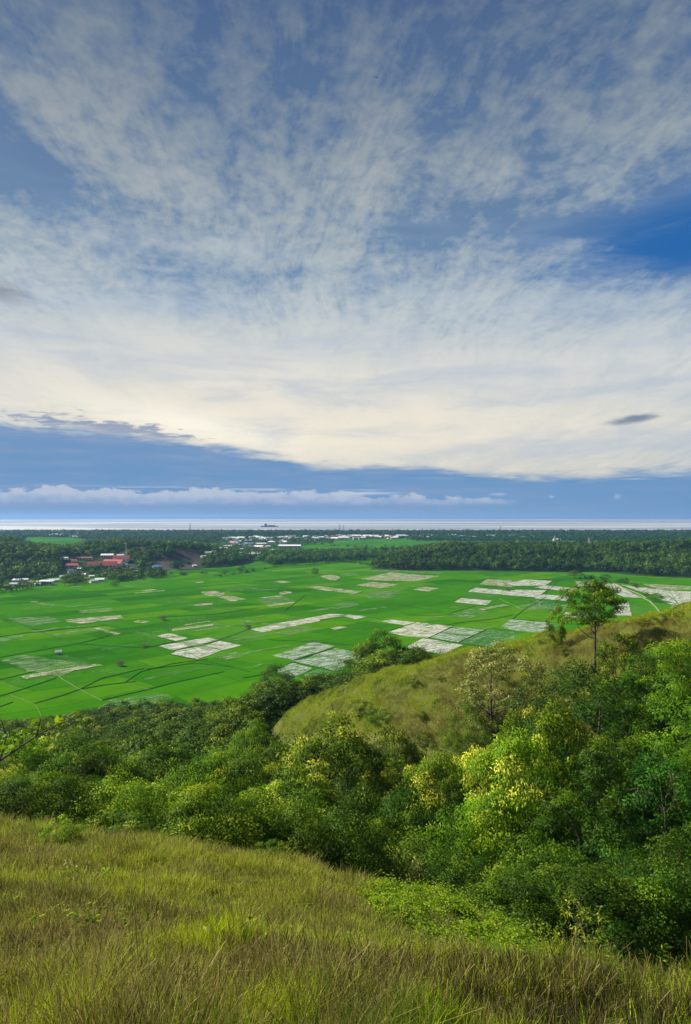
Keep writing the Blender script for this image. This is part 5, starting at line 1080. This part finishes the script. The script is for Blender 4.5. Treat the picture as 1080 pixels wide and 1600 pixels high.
# yellow sapling at the edge, weeds, and the young tree beside the viewer
def leafy(name, x, y, stemfn, nl, L0, W0, lf, label, cat, rgs, droop=.2, clump=1, tintc=.6, sp=.1, z=None, bark=BARK):
    z = float(hz(np.array([x]), np.array([y]))[0]) if z is None else z; e = empty(name, (x, y, z)); tag(e, label, cat); mb = MB(); ends = stemfn(mb); mb.build('stem', bark, e)
    E_ = np.array([q_ for q_ in ends]); idx = rgs.integers(0, len(E_), nl); b = E_[idx]+rgs.normal(size=(nl, 3))*sp; dr = rgs.normal(size=(nl, 3)); dr[:, 2] = dr[:, 2]*.5-droop
    v = leaves(b, dr, L0*rgs.uniform(.6, 1.25, nl), W0*rgs.uniform(.7, 1.25, nl), rgs, .2)
    link('leaves', mesh_quads('leaves', v, 4, LEAVES[lf], tint=np.repeat(np.clip(tintc+rgs.normal(size=nl)*.2, 0, 1), 4)), e); return e
def sap(mb, H=2.1, w=1.1, n=11, seed=3, r=.028, lo=.35):
    rd = random.Random(seed); pts_ = [(0, 0, -.2), (.03, 0, H*.3), (-.03, .02, H*.6), (-.10, 0, H*.95)]; mb.tube(pts_, [r, r*.85, r*.6, r*.25], 6); en = [np.array(pts_[-1])]
    for i in range(n):
        f = lo+(.92-lo)*i/n; a = i*2.4+rd.random(); L = w*(1.1-f*.6)*rd.uniform(.5, 1); s0 = Vector((-.1*f, 0, H*f)); e_ = s0+Vector((math.cos(a)*L, math.sin(a)*L, L*rd.uniform(-.1, .6))); md = (s0+e_)/2+Vector((0, 0, .08))
        mb.tube([s0, md, e_], [r*.4, r*.28, .004], 4); en += [np.array(e_), np.array((md+e_)/2), np.array(e_)*.8+np.array(md)*.2]
    return en
rgs = np.random.default_rng(31)
x, y = ground_on_ray(911, 1508)
leafy('sapling', x, y, lambda mb: sap(mb, 2.2, 1.15, 13, 3, .04), 300, .16, .06, 'yel', 'thin sapling with yellow drooping leaves at the bottom edge of the woods', 'sapling', rgs, .5, tintc=.6, sp=.10)
x, y = ground_on_ray(855, 1492)
leafy('sapling', x, y, lambda mb: sap(mb, 1.3, .5, 7, 9, .015, .2), 150, .16, .05, 'yel', 'shorter yellowish sapling between the ferns and the thin sapling', 'sapling', rgs, .3, tintc=.65, sp=.12)
x, y = ground_on_ray(955, 1510)
leafy('weed', x, y, lambda mb: sap(mb, .6, .3, 5, 4, .01, .2), 70, .12, .05, 'mix', 'low green weed right of the thin sapling', 'weed', rgs, .2, sp=.08)
x, y = ground_on_ray(112, 1368)
leafy('weed', x, y, lambda mb: sap(mb, .30, .14, 4, 14, .006, .3), 26, .10, .045, 'pale', 'pale leaved weed poking out of the near grass', 'weed', rgs, -.3, tintc=.8, sp=.03)
x, y = ground_on_ray(165, 1376)
leafy('weed', x, y, lambda mb: sap(mb, .26, .26, 6, 15, .006, .4), 34, .11, .04, 'mix', 'spreading weed with narrow leaves beside the pale leaved weed', 'weed', rgs, -.1, tintc=.95, sp=.04)
# young tree at the viewer's left: trunk beyond the frame, boughs reaching in
def yt(mb):
    T = lambda px, py, Yd=3.0: np.array(P(px, py, Yd))-np.array([X0, Y0, Z0])
    mb.tube([(0, 0, -.3), (.05, .02, .5), (.02, 0, 1.1), (.1, 0, 1.7), (.15, .05, 2.3)], [.035, .03, .026, .018, .01], 7)
    b1 = [T(-250, 1330), T(-100, 1240), T(0, 1188), T(30, 1168), T(57, 1150), T(64, 1122)]; mb.tube(b1, [.014, .010, .0065, .0055, .004, .002], 6)
    b2 = [T(57, 1150), T(90, 1132, 3.1), T(128, 1120, 3.2)]; mb.tube(b2, [.0035, .0025, .0015], 5)
    b3 = [T(0, 1188), T(10, 1150, 2.9), T(2, 1125, 2.9)]; mb.tube(b3, [.0035, .0025, .0015], 5)
    b4 = [T(-300, 1420), T(-120, 1360), T(-25, 1330)]; mb.tube(b4, [.012, .008, .003], 5)
    b5 = [T(38, 1165), T(40, 1145, 3.05), T(50, 1132, 3.1)]; mb.tube(b5, [.003, .002, .001], 4)
    return None
X0, Y0 = -2.35, 3.0; Z0 = float(hz(np.array([X0]), np.array([Y0]))[0])
e = empty('young_tree', (X0, Y0, Z0)); tag(e, 'young tree at the very edge of the view whose leafy bough crosses the rice fields', 'tree'); mb = MB(); yt(mb); mb.build('branches', BARK, e)
bs = []; ds = []; Ls = []; Ws = []; tn = []
for px, py, Yd, ax, az_, L, w_, tt_ in [(88, 1132, 3.1, .1, 1, .085, .036, .95), (92, 1128, 3.1, -.3, -.8, .06, .03, .6), (80, 1128, 3.1, -.6, .6, .06, .025, .7), (64, 1128, 3, -.8, .3, .06, .03, .6), (57, 1140, 3, .7, .5, .05, .025, .5), (120, 1122, 3.2, .8, -.4, .07, .03, .9), (128, 1120, 3.2, .3, -1, .08, .03, .8), (122, 1118, 3.2, -.4, .9, .07, .02, .7), (130, 1122, 3.2, 1, .2, .06, .025, .7),
        (42, 1150, 3.05, -.3, 1, .07, .04, .5), (50, 1132, 3.1, .5, .9, .06, .035, .4), (30, 1165, 3, -.6, .8, .075, .04, .8), (22, 1168, 3, -.9, .1, .07, .035, .8), (10, 1172, 3, -.5, .9, .07, .035, .75), (5, 1150, 2.9, .9, .3, .07, .04, .6), (8, 1160, 2.9, .8, -.3, .06, .035, .7), (2, 1128, 2.9, .3, .9, .06, .03, .35), (0, 1135, 2.9, -.9, .3, .06, .03, .4), (14, 1180, 3, .4, -.8, .05, .03, .75), (40, 1158, 3, .6, -.7, .05, .03, .6),
        (-25, 1330, 3, 1, .35, .10, .035, .3), (-22, 1334, 3, 1, -.25, .09, .035, .35), (-25, 1326, 3, .8, .8, .07, .03, .3), (-100, 1240, 3, .2, 1, .09, .04, .5), (-60, 1215, 3, -.3, 1, .09, .04, .5), (-120, 1360, 3, .2, 1, .09, .04, .5), (-180, 1290, 3, .2, 1, .09, .04, .5)]:
    bs.append(np.array(P(px, py, Yd))-np.array([X0, Y0, Z0])); ds.append((ax, rgs.normal()*.5, az_)); Ls.append(L*.62); Ws.append(w_*.8); tn.append(tt_*.62)
    for _ in range(2): bs.append(bs[-1]+rgs.normal(size=3)*.018); ds.append(tuple(rgs.normal(size=3))); Ls.append(L*.5); Ws.append(w_*.6); tn.append(tt_*rgs.uniform(.3, .7))
for _ in range(60):
    f = rgs.random(); bs.append(np.array([.1, 0, 1.2+1.1*f])+rgs.normal(size=3)*.22+np.array([-.15, 0, 0])); ds.append(tuple(rgs.normal(size=3))); Ls.append(.09); Ws.append(.04); tn.append(.5)
v = leaves(np.array(bs), np.array(ds, float), np.array(Ls), np.array(Ws), rgs, .15)
link('leaves', mesh_quads('leaves', v, 4, L_YEL, tint=np.repeat(np.array(tn), 4)), e)

# ------------------------------------------------------------------ the air
HAZE_DENSITY = 6.0e-5
if HAZE_DENSITY:
    mb = MB(); mb.box((0, 5200, -25), (30000, 35000, 70)); m_, t_, o = mat('haze_air'); pv = t_.n.new('ShaderNodeVolumePrincipled')
    pv.inputs['Density'].default_value = HAZE_DENSITY; pv.inputs['Color'].default_value = (.28, .52, 1, 1); pv.inputs['Anisotropy'].default_value = .2; t_.l.new(pv.outputs[0], o.inputs['Volume'])
    tag(mb.build('haze', m_), 'thin bluish air over the plain and the sea', 'haze', kind='stuff')
print('objects', len(bpy.data.objects), 'houses', hc)
